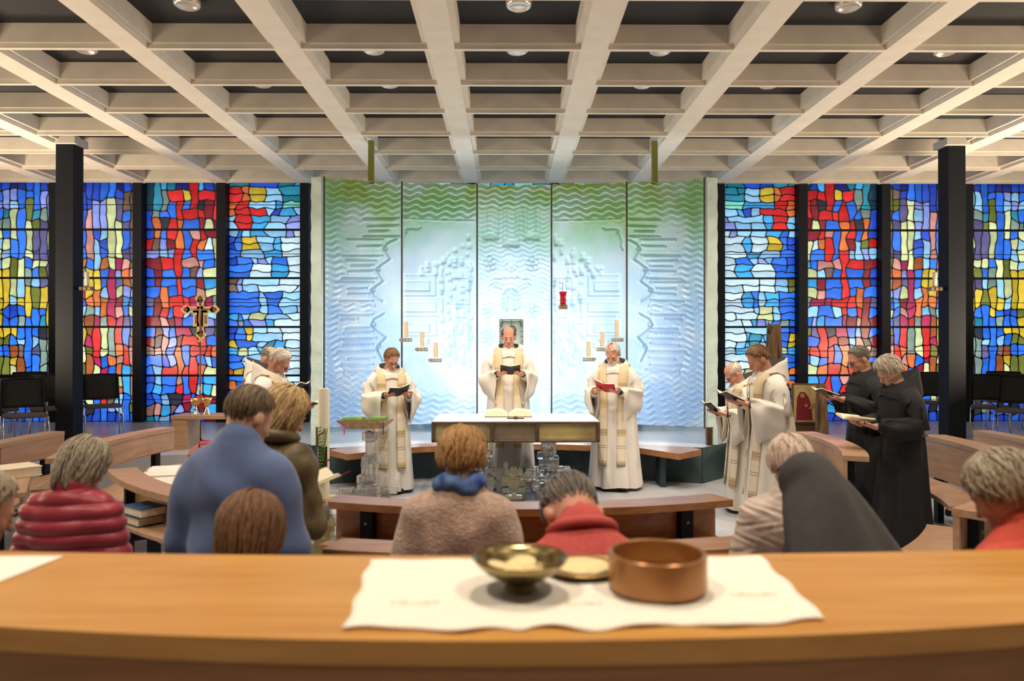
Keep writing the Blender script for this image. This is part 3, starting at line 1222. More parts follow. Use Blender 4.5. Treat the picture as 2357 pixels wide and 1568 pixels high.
# left side
pew(3.95, D2(200), D2(167), 'pale wooden pew on the left before the side table with chalices', M_WOODS, bh=.20, cap=.15, posts=2)
pew(4.88, D2(198), D2(174), 'pale wooden pew farthest left below the mesh chairs', M_WOODS, boards=2, bh=.20, cap=.15)
pew(2.78, D2(203), D2(187), 'short wooden pew behind the man in the blue sweater with a red book on it', M_WOOD, bh=.18, cap=.25, shelf=False, seat=False)
pew(3.46, ang(-2.98, 5.72) + D2(2), ang(-1.75, 4.52), 'wooden pew left with blue books on its shelf beside the red puffer jacket', M_WOODL, bh=.22, cap=.16)
# right side
pew(3.02, D2(-25), D2(8), 'curved pale pew between the white robed pair and the black habits', M_WOODS, bh=.30, cap=.17, seat=False, shelf=False)
pew(4.20, D2(-21), D2(2), 'curved pale pew right behind the monk in the black habit', M_WOODS, bh=.36, cap=.20, sd=.34)
pew(4.98, D2(-17), D2(6), 'pale pew at the right edge below the mesh chairs', M_WOODS, boards=2, bh=.20, cap=.15)
pew(4.10, ang(2.55, 4.22), ang(3.6, 5.3), 'wooden pew end with a black post beside the woman in red', M_WOODL, bh=.42, cap=.22)


def desk(x, y, z, w, d, rz, label):
    e = empty('book_desk', (x, y, 0), rz, label=label, cat='desk', group='book desks on the left')
    MB().box((0, 0, z - .02), (w, d, .04), bev=.005).obj('desk_top', M_WOODL, e)
    MB().box((0, d / 2 - .03, z - .14), (w - .1, .025, .2), bev=.003).obj('apron', M_WOODL, e)
    for s in (-1, 1):
        MB().box((s * (w / 2 - .15), 0, (z - .04) / 2), (.06, .1, z - .045), bev=.004).obj('leg', M_STEEL, e)
    return e


desk(-3.80, 5.55, .76, .95, .46, D2(-60), 'wooden book desk at the left edge with two thick books')
desk(-2.98, 6.47, .64, 1.2, .38, D2(-72), 'wooden book desk with open books behind the red puffer jacket')


def closed_book(name, loc, rz, dims, cov, label, group=None, pages=M_PAPER, tilt=0):
    w, d, h = dims
    e = empty(name, loc, rz, label=label, cat='book', group=group)
    e.rotation_euler = (tilt, 0, rz)
    b = MB()
    b.box((0, 0, .003), (w, d, .006), bev=.001)
    b.box((0, 0, h - .003), (w, d, .006), bev=.001)
    b.box((-w / 2 + .003, 0, h / 2), (.006, d, h), bev=.001)
    b.obj('cover', cov, e)
    MB().box((.004, 0, h / 2), (w - .016, d - .014, h - .013)).obj('pages', pages, e)
    return e


def open_book_on(name, loc, rz, w, d, h, cov, label, group=None, pages=M_PAPER, tiltx=0.0, cat='book'):
    """open book lying flat: two swelling page blocks over a cover"""
    e = empty(name, loc, rz, label=label, cat=cat, group=group)
    e.rotation_euler = (tiltx, 0, rz)
    MB().box((0, 0, .004), (2 * w + .012, d + .012, .007), bev=.002).obj('cover', cov, e)
    for s in (-1, 1):
        n = 10
        top, bot = [], []
        for i in range(n + 1):
            t = i / n
            x = s * (.003 + (w - .003) * t)
            z = .009 + h * (math.sin(math.pi * min(1, t * 1.9) * .5) ** .7) * (1 - .35 * max(0, t - .3) / .7)
            top.append((x, z))
        rings = []
        for x, z in top:
            rings.append([(x, -d / 2, .008), (x, d / 2, .008), (x, d / 2, z), (x, -d / 2, z)])
        if s < 0:
            rings = [r[::-1] for r in rings]
        o = MB().loft(rings).obj('page_block', pages, e)
    return e


# books about the pews
closed_book('hymn_book', (-3.88, 5.86, .762), D2(-40), (.30, .36, .075), M_PAPER, 'thick tan book lying flat at the back of the left desk', 'books on the left desks')
closed_book('hymn_book', (-3.72, 5.38, .762), D2(-52), (.26, .32, .05), M_PAPERW, 'pale book lying flat at the front of the left desk', 'books on the left desks', M_PAPERW)
open_book_on('choir_book', (-3.02, 6.66, .642), D2(-75), .28, .33, .03, M_PAPER, 'large open book on the desk just beyond the grey-haired woman', 'books on the left desks', M_PAPERW)
open_book_on('choir_book', (-2.87, 6.12, .642), D2(-70), .2, .33, .03, M_PAPER, 'second open book nearer the red puffer jacket', 'books on the left desks', M_PAPERW)
t = ang(-2.83, 5.45)
for i, (dt, c, lb) in enumerate(((.0, M_BLUEC, 'lower of two dark blue books on the pew shelf'), (.012, M_BLUEC, 'upper of two dark blue books on the pew shelf'))):
    rr = 3.59
    tt = D2(-134) + dt
    closed_book('prayer_book', (PC[0] + rr * math.cos(tt), PC[1] + rr * math.sin(tt), .623 + i * .062), tt + math.pi / 2 + .1, (.24, .17, .060), c, lb, 'blue books on the pew shelf')
tt = D2(193)
closed_book('prayer_book', (PC[0] + 2.9 * math.cos(tt), PC[1] + 2.9 * math.sin(tt), CAPZ + .001), D2(20), (.16, .22, .035), M_REDC, 'small red book on the pew beside the blond woman')
tt = D2(-18)
closed_book('prayer_book', (PC[0] + 4.34 * math.cos(tt), PC[1] + 4.34 * math.sin(tt), .623), tt, (.14, .20, .04), mat('book_violet', (.15, .06, .30), .5), 'violet book on the shelf of the curved pew behind the monk')
open_book_on('prayer_book', (1.95, 4.02, .40), D2(20), .14, .22, .02, M_PAPER, 'open book lying low behind the nun at the pew end', None, M_PAPERW)
bs = empty('low_stool', (1.95, 4.02, 0), D2(20), label='low wooden stool carrying the open book behind the nun', cat='stool')
MB().box((0, 0, .38), (.36, .30, .035), bev=.005).obj('seat', M_WOODL, bs)
for sx in (-1, 1):
    for sy in (-1, 1):
        MB().box((sx * .14, sy * .11, .182), (.035, .035, .362), bev=.003).obj('leg', M_WOODL, bs)

# ------------------------------------------------------------------ foreground ledge with cloth, bowl and box
LZ = 1.27
LC = (0.05, 8.2)
lg = empty('reception_ledge', (0, 0, 0), label='broad curved wooden ledge across the whole foreground', cat='ledge')


def yfar(x):
    return 1.865 + .035 * (x / 1.1) ** 2


def ynear(x):
    return 1.330 + .075 * (x / .95) ** 2


def lslab(f0, f1, z0, z1, n=30, w=1.9):
    rings = []
    for i in range(n + 1):
        x = -w + 2 * w * i / n
        rings.append([(x, f0(x), z0), (x, f1(x), z0), (x, f1(x), z1), (x, f0(x), z1)])
    return MB().loft(rings)


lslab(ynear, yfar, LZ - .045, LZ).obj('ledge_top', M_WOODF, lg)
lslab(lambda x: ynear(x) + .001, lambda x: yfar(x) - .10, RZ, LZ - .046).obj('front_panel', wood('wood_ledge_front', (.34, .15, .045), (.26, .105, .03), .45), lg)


def gl(px, py, z=LZ):
    x, y = G(px, py, z)
    return x, y


# white cloth with a slightly wavy edge
cA, cB, cC, cD = gl(852, 1291), gl(1752, 1284), gl(1908, 1436), gl(792, 1452)
NXc, NYc = 60, 24
V, F = [], []
for j in range(NYc + 1):
    v = j / NYc
    for i in range(NXc + 1):
        u = i / NXc
        x = (cA[0] * (1 - u) + cB[0] * u) * (1 - v) + (cD[0] * (1 - u) + cC[0] * u) * v
        y = (cA[1] * (1 - u) + cB[1] * u) * (1 - v) + (cD[1] * (1 - u) + cC[1] * u) * v
        ed = max(0, v - .75) * 4
        x += .004 * math.sin(v * 17)
        y += ed * (.010 * math.sin(u * 21) - .012 * math.exp(-((u - .36) / .02) ** 2) - .010 * math.exp(-((u - .70) / .03) ** 2) + .004 * math.sin(u * 47)) - .012 * math.sin(u * math.pi) * ed
        z = LZ + .003 + .0012 * (1 + math.sin(u * 40 + v * 9)) + .002 * ed * (1 + math.sin(u * 33))
        V.append((x, y, z))
for j in range(NYc):
    for i in range(NXc):
        a = j * (NXc + 1) + i
        F.append((a, a + 1, a + NXc + 2, a + NXc + 1))
cl = mk('ledge_cloth', V, F, mat('ledge_linen', (.92, .86, .74), .85, noise=.04, nscale=40), None, True)
md = cl.modifiers.new('thickness', 'SOLIDIFY')
md.thickness = .002
md.offset = 1
tag(cl, 'white embroidered linen cloth spread on the foreground ledge', 'cloth')
# embroidered motifs: thin threads
def motif(px, py, sc):
    x, y = gl(px, py)
    b = MB()
    for q in range(5):
        t0 = q * 1.2
        b.tube([(x + sc * .9 * (q - 2) + sc * .6 * math.cos(t0 + t * 2.2), y + sc * .35 * math.sin(t0 + t * 2.2), LZ + .0085) for t in range(3)], .0009, 4)
    b.obj('embroidery', mat('thread', (.80, .66, .46), .9), cl)


motif(955, 1395, .022)
motif(1335, 1398, .02)
motif(1735, 1378, .022)
pc = [gl(-60, 1281), gl(152, 1281), gl(0, 1342), gl(-190, 1345)]
o = MB().prism([(x, y) for x, y in pc][::-1], LZ + .001, LZ + .004).obj('service_leaflet', M_PAPERW)
tag(o, 'white sheet of paper at the left end of the foreground ledge', 'paper')

# brass bowl with bread
bx, by = gl(1198, 1382, LZ)
by += .045
bx = PX(1197, by)
e = empty('communion_bowl', (bx, by, LZ + .0225), label='shallow polished brass bowl holding altar bread on the cloth', cat='bowl')
prof = [(0, -.014), (.030, -.014), (.034, -.010), (.030, -.002), (.037, .004), (.05, .012), (.075, .026), (.095, .045), (.102, .056), (.100, .057), (.09, .046), (.07, .031), (.045, .018), (.0, .014)]
bo = MB().lathe(prof, 40).obj('bowl', mat('brass_dark', (.40, .31, .14), .22, metal=1.0), e, True)
for i in range(7):
    a, rr = i * 1.9, .012 + .006 * i
    z = .024 + .003 * (i % 3) + rr * .25
    M = Matrix.Translation((rr * math.cos(a), rr * math.sin(a) - .01, z)) @ Matrix.Rotation(.25, 4, Vector((math.sin(a), -math.cos(a), .2)))
    w = MB().lathe([(0, -.002), (.026, -.002), (.027, 0), (.026, .002), (0, .003)], 18, M).obj('altar_bread', mat('bread', (.90, .70, .36), .7, noise=.1, nscale=30), None, True)
    w.location = (bx, by, LZ + .0225)
    tag(w, 'round pale altar bread lying in the brass bowl', 'bread', 'altar breads in the brass bowl')

# flat golden dish and the round wooden box
dx, dy = gl(1345, 1330)
e = empty('host_dish', (dx, dy + .03, LZ + .0085), label='flat golden dish half hidden between bowl and round box', cat='dish')
MB().lathe([(0, 0), (.06, 0), (.085, .007), (.088, .010), (.083, .011), (.058, .005), (0, .004)], 32).obj('dish', M_GOLD, e, True)
o = MB().lathe([(0, .006), (.062, .006), (.064, .009), (.062, .012), (0, .013)], 28).obj('large_host', mat('bread', (.9, .7, .36)), None, True)
o.location = (dx, dy + .03, LZ + .0085)
tag(o, 'large pale round host lying on the flat golden dish', 'bread')
rx, ry = gl(1513, 1393)
ry += .085
rx = PX(1513, ry)
e = empty('round_box', (rx, ry, LZ + .0085), label='round open copper-brown wooden box on the right of the cloth', cat='box')
mbx = MB().lathe([(0, 0), (.100, 0), (.104, .004), (.104, .074), (.101, .077), (.095, .075), (.094, .010), (0, .009)], 48)
o = mbx.obj('box_wall', mat('copper_wood', (.40, .18, .06), .3, metal=.35, noise=.25, nscale=9, stretch=(1, 1, .3)), e, True)
smooth_by_angle(o)
for i in range(5):
    a = i * 1.3
    w = MB().lathe([(0, 0), (.026, 0), (.027, .002), (.026, .004), (0, .005)], 16).obj('altar_bread', mat('bread', (.9, .7, .36)), None, True)
    w.location = (rx + .035 * math.cos(a), ry + .035 * math.sin(a), LZ + .0195 + .005 * i)
    tag(w, 'round pale altar bread inside the copper-brown box', 'bread', 'altar breads in the round box')

# ------------------------------------------------------------------ altar
AY0 = 8.30
e = empty('altar_table', (PX(1187, AY0), AY0 + .46, 0), label='long altar slab in a bronze frame with gold panels on cast glass crosses', cat='altar')
AW, AD, AZ1, AZ0 = 1.87, .92, .925, .695
b = MB()
b.box((0, 0, AZ1 - .012), (AW, AD, .024), bev=.006)
b.box((0, 0, AZ0 + .014), (AW, AD, .028), bev=.006)
for x in (-AW / 2 + .02, -.26, .24, AW / 2 - .02):
    for s in (-1, 1):
        b.box((x, s * (AD / 2 - .02), (AZ0 + AZ1) / 2), (.042, .04, AZ1 - AZ0 - .02), bev=.004)
for s in (-1, 1):
    b.box((s * (AW / 2 - .02), 0, (AZ0 + AZ1) / 2), (.04, .05, AZ1 - AZ0 - .02), bev=.004)
b.obj('frame', mat('altar_bronze', (.10, .065, .042), .5, metal=.35, noise=.3, nscale=14), e)
xs = [-AW / 2 + .02, -.26, .24, AW / 2 - .02]
mp_ = [mat('altar_gold_a', (.42, .36, .19), .55, col2=(.24, .17, .09), nscale=2.5), mat('altar_gold_b', (.21, .155, .10), .55, noise=.25, nscale=5), mat('altar_gold_c', (.50, .42, .16), .55, col2=(.25, .17, .08), nscale=2.2)]
for i in range(3):
    for s in (-1, 1):
        MB().box(((xs[i] + xs[i + 1]) / 2, s * (AD / 2 - .045), (AZ0 + AZ1) / 2), (xs[i + 1] - xs[i] - .03, .02, AZ1 - AZ0 - .045), bev=.002).obj('gold_panel', mp_[i], e)
for s in (-1, 1):
    MB().box((s * (AW / 2 - .045), 0, (AZ0 + AZ1) / 2), (.02, AD - .08, AZ1 - AZ0 - .045)).obj('gold_panel', mp_[1], e)

M_ICE = mat('ice_glass', (.95, .95, .91), .10, trans=.80, ior=1.30, noise=.05, nscale=8, bump=.5, bscale=18)
M_ICEY = mat('ice_glass_yellow', (.92, .86, .60), .12, trans=.78, ior=1.30, noise=.06, nscale=8, bump=.5, bscale=18)


def glass_cross(cx, cz, w, h, t, y, d, parent, m=M_ICE, arm=.5):
    b = MB()
    b.box((cx, y, cz), (t, d, h), bev=.012)
    o = b.obj('glass_block', m, parent)
    if w > t:
        b2 = MB().box((cx, y, cz + h * (arm - .5)), (w, d * .92, t), bev=.012)
        b2.obj('glass_block', m, parent)


R = random.Random(8)
for s, xx in ((1, .38), (-1, -.40)):
    for i, (dx_, z, w, h, t) in enumerate(((0, .63, .17, .18, .13), (-.03, .53, .20, .12, .08), (.0, .44, .22, .16, .10), (.09, .44, .06, .14, .06), (.05, .35, .26, .10, .09), (-.06, .36, .10, .16, .07),
                                             (.10, .29, .18, .09, .07), (.0, .27, .30, .14, .11), (.12, .20, .14, .12, .07), (-.08, .19, .16, .14, .08), (.03, .15, .20, .14, .10), (.15, .11, .16, .08, .06), (.0, .05, .12, .10, .09), (-.12, .07, .07, .14, .06), (.14, .04, .07, .08, .05))):
        glass_cross(xx + s * dx_, z, w, h, t, R.uniform(-.12, .02) - .1, R.uniform(.09, .16), e, M_ICE, R.choice((.35, .5, .65)))
for i, (dx_, z, w, h, t) in enumerate(((0, .33, .22, .14, .07), (-.09, .37, .05, .16, .05), (.09, .37, .05, .16, .05), (-.16, .30, .18, .14, .08), (.17, .30, .18, .14, .08), (0, .22, .30, .16, .12), (-.15, .17, .16, .14, .09), (.15, .17, .16, .14, .09), (0, .13, .26, .08, .07),
                                         (-.11, .06, .07, .12, .06), (.11, .06, .07, .12, .06), (0, .07, .2, .08, .06), (-.26, .2, .10, .16, .07), (.25, .2, .10, .16, .07), (-.24, .34, .12, .10, .06), (.24, .34, .12, .10, .06))):
    glass_cross(-.02 + dx_, z, w, h, t, R.uniform(-.10, .05) - .18, R.uniform(.06, .12), e, M_ICEY if i in (0, 5, 11) else M_ICE, R.choice((.4, .5, .6)))

ax, ay = e.location.x, e.location.y
c = MB().box((ax, ay, AZ1 + .004), (AW - .012, AD - .012, .006), bev=.002).obj('altar_cloth', M_CLOTHW)
tag(c, 'white linen cloth covering the altar slab', 'cloth')
az = AZ1 + .0075
YB = 8.92
open_book_on('altar_book', (PX(1170, YB), YB, az), math.pi, .27, .36, .075, M_BLACKC, 'large open missal lying on the altar cloth', None, M_PAPER)
o = MB().box((PX(1112, YB + .02), YB + .02, az + .003), (.12, .22, .005)).obj('napkin', M_CLOTHW)
tag(o, 'small folded linen napkin left of the open missal', 'napkin')
o = MB().box((PX(1240, YB + .02), YB + .02, az + .003), (.16, .2, .005)).obj('napkin', M_CLOTHW)
tag(o, 'small folded linen napkin right of the open missal', 'napkin')
e2 = empty('altar_cross', (PX(1187, 8.55), 8.55, az), label='small dark metal cross lying on the altar cloth before the missal', cat='cross')
MB().box((0, 0, .008), (.20, .022, .014), bev=.004).obj('crossbar', M_BRONZE, e2)
MB().box((0, -.02, .008), (.022, .16, .013), bev=.004).obj('shaft', M_BRONZE, e2)
MB().lathe([(0, .012), (.028, .012), (.030, .02), (.018, .03), (0, .032)], 14).obj('figure_boss', M_BRONZE, e2, True)

# ------------------------------------------------------------------ lectern with green book
LY = 8.55
e = empty('lectern', (PX(853, LY), LY, 0), label='lectern with a slanting bronze tray on a tower of cast glass crosses', cat='lectern')
tz = PZ(986, LY)
sl = []
M = Matrix.Translation((-.06, 0, tz)) @ Matrix.Rotation(D2(-3), 4, 'X')
b = MB()
b.loft([[(-.19, -.10, 0), (.22, -.10, 0), (.20, .12, 0), (-.17, .12, 0)], [(-.27, -.17, .07), (.29, -.17, .07), (.28, .20, .07), (-.26, .20, .07)], [(-.29, -.19, .10), (.30, -.19, .10), (.30, .21, .10), (-.28, .21, .10)]], M=M)
b.obj('tray', mat('tray_bronze', (.42, .28, .13), .38, metal=.6, noise=.35, nscale=16), e)
for i, (dx_, z, w, h, t) in enumerate(((.0, tz - .07, .17, .16, .10), (-.0, tz - .24, .10, .22, .10), (.03, tz - .36, .22, .11, .09), (-.05, tz - .42, .10, .20, .09), (0, tz - .50, .10, .2, .1), (-.04, tz - .58, .22, .12, .10), (-.02, .17, .20, .14, .11), (.03, .11, .26, .12, .10), (.17, .14, .30, .10, .08), (.17, .05, .10, .16, .09), (-.10, .10, .12, .20, .09), (.0, .06, .14, .11, .1), (-.27, .09, .16, .13, .1), (-.2, .04, .2, .08, .09))):
    glass_cross(dx_, z, w, h, t, R.uniform(-.04, .04), .12, e, M_ICE, R.choice((.4, .5, .6)))
o = MB().lathe([(0, 0), (.045, 0), (.045, .012), (.03, .02), (0, .022)], 20, Matrix.Translation((0, -.06, tz - .06)) @ Matrix.Rotation(math.pi / 2, 4, 'X')).obj('glass_boss', M_ICE, e, True)
Mw = Matrix.Translation(e.location) @ M
p = Mw @ Vector((.0, .01, .102))
ob = open_book_on('lectionary', tuple(p), 0, .235, .32, .022, M_GREENC, 'open book with green edges lying on the lectern tray', None, M_GREENC, tiltx=D2(-3))
for dx_, c_ in ((-.20, mat('ribbon_pink', (.55, .02, .22), .6)), (.235, mat('ribbon_blue', (.02, .03, .25), .6))):
    MB().box((dx_, -.185, -.08), (.012, .003, .17)).obj('ribbon', c_, ob)
MB().box((.0, -.06, .026), (.03, .2, .004)).obj('bookmark', mat('ribbon_red', (.5, .02, .05), .6), ob)

# ------------------------------------------------------------------ paschal candle
CYp = 6.1
e = empty('paschal_candle', (PX(746, CYp), CYp, 0), label='tall white paschal candle with leafy twig on a golden glass stand', cat='candle')
dz = PZ(1146, CYp)
ct = PZ(894, CYp)
o = MB().lathe([(0, dz), (.0465, dz), (.0465, ct - .006), (.043, ct), (.018, ct - .002), (0, ct - .006)], 28).obj('wax_candle', M_WAXW, e, True)
smooth_by_angle(o)
MB().tube([(0, 0, ct - .01), (.002, 0, ct + .015)], .002, 5).obj('wick', M_STEEL, e)
o = MB().lathe([(0, dz - .03), (.04, dz - .03), (.10, dz - .022), (.138, dz - .004), (.140, dz + .006), (.13, dz + .004), (.05, dz - .002), (0, dz - .001)], 32).obj('drip_dish', mat('dish_glass', (.80, .66, .34), .12, trans=.4, metal=.2), e, True)
M_AMB = mat('amber_glass', (.80, .66, .36), .12, trans=.7, ior=1.2, noise=.15, nscale=9, bump=.4, bscale=18)
for dx_, z, w, h, t in ((0, dz - .1, .11, .14, .11), (-.02, dz - .22, .18, .13, .10), (.06, dz - .2, .08, .12, .08), (-.0, .2, .13, .2, .12), (.06, .16, .16, .3, .08), (.13, .2, .07, .26, .06), (0, .06, .26, .12, .14), (-.06, .12, .1, .2, .09)):
    glass_cross(dx_, z, w, h, t, R.uniform(-.03, .03), .12, e, M_AMB if dx_ < .1 else M_ICE)
# ornaments on the candle: dark tree shape, red and blue arch, ring, twig
def on_candle(x, z, off=.0475):
    return (x, -math.sqrt(max(1e-6, off * off - x * x)), z)


def cz(py):
    return PZ(py, CYp - .05)


b = MB()
for x0, x1, za, zb in ((-.038, .036, cz(1082), cz(1028)), (-.022, .024, cz(1108), cz(1078))):
    n = 8
    rings = [[on_candle(x0 + (x1 - x0) * i / n, za, .0485), on_candle(x0 + (x1 - x0) * i / n, zb, .0485), on_candle(x0 + (x1 - x0) * i / n, zb, .046), on_candle(x0 + (x1 - x0) * i / n, za, .046)] for i in range(n + 1)]
    b.loft(rings)
b.obj('wax_ornament', mat('wax_dark', (.035, .015, .02), .6), e)
b = MB().lathe([(.048, 0), (.051, .003), (.051, .010), (.048, .013)], 28, c=(0, 0, cz(1062)))
b.obj('cord', mat('cord_brown', (.10, .05, .03), .7), e, True)
for k, c_ in enumerate((mat('arch_red', (.60, .05, .03), .6), mat('arch_blue', (.03, .05, .16), .6))):
    b = MB()
    pts = [on_candle(-.041 + .004 * k, cz(1030), .049)] + [on_candle(-.041 + .004 * k, cz(1000), .049)]
    pts += [on_candle(-.041 + .06 * math.sin(t), cz(1000) + (.040 + .012 * k) * (1 - math.cos(t)) * .9, .049) for t in np.linspace(.2, 1.5, 8)]
    b.tube(pts, .004, 6)
    b.obj('arch_line', c_, e, True)
b = MB().lathe([(0, -.014), (.02, -.013), (.025, 0), (.016, .012), (0, .015)], 12, Matrix.Translation(on_candle(0, cz(1103), .052)))
b.obj('wax_stone', mat('stone_pink', (.42, .28, .22), .8, noise=.3, nscale=30), e, True)
tw = MB()
lf = MB()
for x0, z0, x1, z1 in ((-.004, cz(1085), -.026, cz(986)), (.0, cz(1060), .030, cz(990))):
    n = 12
    pts = [on_candle(x0 + (x1 - x0) * i / n, z0 + (z1 - z0) * i / n, .056) for i in range(n + 1)]
    tw.tube(pts, .0018, 5)
    for i, p in enumerate(pts):
        for s in (-1, 1):
            d = Vector((s * .020, -.006, .014))
            q = Vector(p)
            sidev = Vector((.0, -.004, .009))
            lf.add([q, q + d * .5 + sidev, q + d, q + d * .5 - sidev, q + d * .5 + Vector((0, -.004, 0))], [(0, 4, 1), (1, 4, 2), (2, 4, 3), (3, 4, 0)])
t_ = tw.obj('twig', mat('twig_stem', (.12, .14, .04), .7), e)
lf.obj('leaves', mat('leaf_green', (.16, .42, .05), .5, noise=.3, nscale=40), t_)

# ------------------------------------------------------------------ side table, chalices, processional cross, icon, tree trunk
TY = 9.42
tzz = PZ(957, TY)
e = empty('side_table', (0, 0, RZ), label='small wooden side table with two chalices before the red window', cat='table')
x0 = PX(397, TY)
x1 = x0 + .95
MB().box(((x0 + x1) / 2, TY + .2, tzz - RZ - .02), (x1 - x0, .42, .045), bev=.003).obj('table_top', M_WOODL, e)
for xx in (x0 + .10, x1 - .10):
    MB().box((xx, TY + .2, (tzz - RZ - .045) / 2), (.19, .40, tzz - RZ - .046), bev=.003).obj('leg', M_WOODL, e)


def chalice(px, py_top, py_bot, style, label):
    Y = TY + .16
    x = PX(px, Y)
    H = (py_bot - py_top) / FPX * Y * 1.04
    e = empty('chalice', (x, Y, tzz + .0035), label=label, cat='chalice', group='chalices on the side table')
    if style == 0:
        cup = [(.0, .52), (.14, .54), (.24, .62), (.28, .78), (.29, 1.0), (.27, 1.0), (.25, .78), (.2, .64), (0, .57)]
        foot = [(0, 0), (.24, 0), (.24, .03), (.12, .12), (.07, .24), (.13, .33), (.07, .42), (.09, .53), (0, .54)]
    else:
        cup = [(0, .40), (.09, .42), (.16, .60), (.24, .82), (.31, 1.0), (.29, 1.0), (.14, .62), (0, .45)]
        foot = [(0, 0), (.20, 0), (.20, .02), (.13, .16), (.08, .36), (.09, .42), (0, .43)]
    MB().lathe([(r * H, z * H) for r, z in cup], 24).obj('cup', M_GOLD, e, True)
    MB().lathe([(r * H, z * H) for r, z in foot], 24).obj('foot', M_SILVER, e, True)


chalice(452, 921, 957, 0, 'round-cupped gilt chalice on the side table, left of the pair')
chalice(478, 919, 956, 1, 'conical gilt chalice on the side table, right of the pair')

XY = 10.1
cxx = PX(463, XY)
e = empty('processional_cross', (cxx, XY, RZ), label='tall processional cross with painted golden crucifix on a wooden pole', cat='cross')


def cz2(py):
    return PZ(py, XY) - RZ


def cx2(px):
    return PX(px, XY) - cxx


b = MB().tube([(0, 0, .0), (0, 0, cz2(790))], .011, 8).obj('pole', mat('pole_wood', (.20, .09, .05), .5), e, True)
MB().lathe([(.012, 0), (.018, .01), (.018, .09), (.012, .1)], 10, c=(0, 0, cz2(906))).obj('sleeve', M_GOLD, e, True)
MB().lathe([(0, -.03), (.02, -.025), (.03, 0), (.02, .025), (0, .03)], 12, c=(0, 0, cz2(785))).obj('knob', M_GOLD, e, True)
MB().lathe([(0, 0), (.13, 0), (.13, .015), (.03, .03), (.014, .06), (0, .06)], 16).obj('foot', M_STEEL, e, True)
M_CROSSG = mat('cross_gold', (.88, .68, .32), .45, metal=.05, noise=.1, nscale=20)
M_CROSSP = mat('cross_paint', (.24, .10, .05), .5, noise=.3, nscale=30)


def lobe(cxp, cyp, r, rot=0):
    P = []
    for i in range(24):
        t = i * math.pi / 12
        rr = r * (.80 + .26 * abs(math.cos(2 * (t))) )
        P.append((cx2(cxp) + rr * math.cos(t), cz2(cyp) + rr * math.sin(t)))
    return P


def slab(mb, P, y0, y1):
    n = len(P)
    mb.add([(x, y0, z) for x, z in P] + [(x, y1, z) for x, z in P], [tuple(range(n)), tuple(range(2 * n - 1, n - 1, -1))] + [(i, i + n, (i + 1) % n + n, (i + 1) % n) for i in range(n)])


def rc(x0, y0, x1, y1):
    return [(cx2(x0), cz2(y1)), (cx2(x1), cz2(y1)), (cx2(x1), cz2(y0)), (cx2(x0), cz2(y0))]


b = MB()
for P in (lobe(463, 687, .063), lobe(430, 713, .058), lobe(496, 713, .058), lobe(465, 771, .063), rc(456, 690, 470, 770), rc(432, 706, 494, 720), rc(447, 715, 480, 752)):
    slab(b, P, -.014, .014)
b.obj('cross_panel', M_CROSSG, e)
b = MB()
for P in (lobe(463, 687, .034), lobe(430, 713, .030), lobe(496, 713, .030), lobe(465, 771, .034), rc(461, 692, 466, 705), rc(442, 711, 486, 714), rc(462, 715, 467, 766), rc(452, 726, 455, 745), rc(474, 726, 477, 745)):
    slab(b, P, -.017, -.013)
b.obj('painted_field', M_CROSSP, e)
M_FIG = mat('figure_tan', (.50, .28, .14), .5)
b = MB()
zt_ = cz2(708)
b.tube([(cx2(464), -.02, zt_), (cx2(464), -.022, cz2(722)), (cx2(462), -.022, cz2(738)), (cx2(465), -.02, cz2(758))], [.012, .018, .014, .007], 8)
b.tube([(cx2(440), -.019, cz2(711)), (cx2(464), -.021, cz2(715)), (cx2(488), -.019, cz2(711))], .006, 6)
b.lathe([(0, -.014), (.010, -.008), (.012, 0), (.009, .01), (0, .014)], 10, c=(cx2(464), -.022, cz2(705)))
for px in (453, 478):
    b.tube([(cx2(px), -.018, cz2(727)), (cx2(px), -.019, cz2(745))], [.006, .009], 6)
b.obj('painted_figure', M_FIG, e, True)

IY = 11.2
e = empty('icon_panel', (PX(1855, IY), IY, RZ), label='golden icon of a red robed woman on a wooden stand behind the white robes', cat='icon')
iw, ih = 62 / FPX * IY, 92 / FPX * IY
iz0 = PZ(975, IY) - RZ
MB().box((0, 0, iz0 + ih / 2), (iw, .035, ih), bev=.003).obj('frame', mat('icon_frame', (.20, .10, .05), .6), e)
MB().box((0, -.02, iz0 + ih / 2), (iw - .05, .012, ih - .05), bev=.002).obj('gold_ground', mat('icon_gold', (.72, .52, .20), .5, noise=.15, nscale=14), e)
b = MB()
b.lathe([(0, -.012), (.10, -.010), (.10, .0), (0, .004)], 20, Matrix.Translation((-.06, -.028, iz0 + ih * .73)) @ Matrix.Rotation(math.pi / 2, 4, 'X'))
b.obj('halo', mat('icon_halo', (.80, .60, .25), .45), e)
b = MB()
P = [(-.15, .05), (.10, .05), (.08, .22), (.06, .34), (.02, .42), (-.02, .47), (-.09, .47), (-.13, .40), (-.14, .25)]
n = len(P)
b.add([(x, -.034, iz0 + z) for x, z in P] + [(x, -.024, iz0 + z) for x, z in P], [tuple(range(n)), tuple(range(2 * n - 1, n - 1, -1))] + [(i, i + n, (i + 1) % n + n, (i + 1) % n) for i in range(n)])
b.obj('red_robe', mat('icon_red', (.30, .02, .03), .6, noise=.25, nscale=20), e)
b = MB()
b.lathe([(0, -.01), (.036, -.008), (.036, 0), (0, .004)], 14, Matrix.Translation((-.055, -.042, iz0 + ih * .70)) @ Matrix.Rotation(math.pi / 2, 4, 'X'))
b.tube([(.05, -.04, iz0 + .22), (.14, -.04, iz0 + .30)], [.016, .01], 6)
b.lathe([(0, -.01), (.026, -.008), (.026, 0), (0, .004)], 12, Matrix.Translation((.0, -.042, iz0 + .27)) @ Matrix.Rotation(math.pi / 2, 4, 'X'))
b.obj('painted_skin', mat('icon_skin', (.48, .27, .14), .6), e)
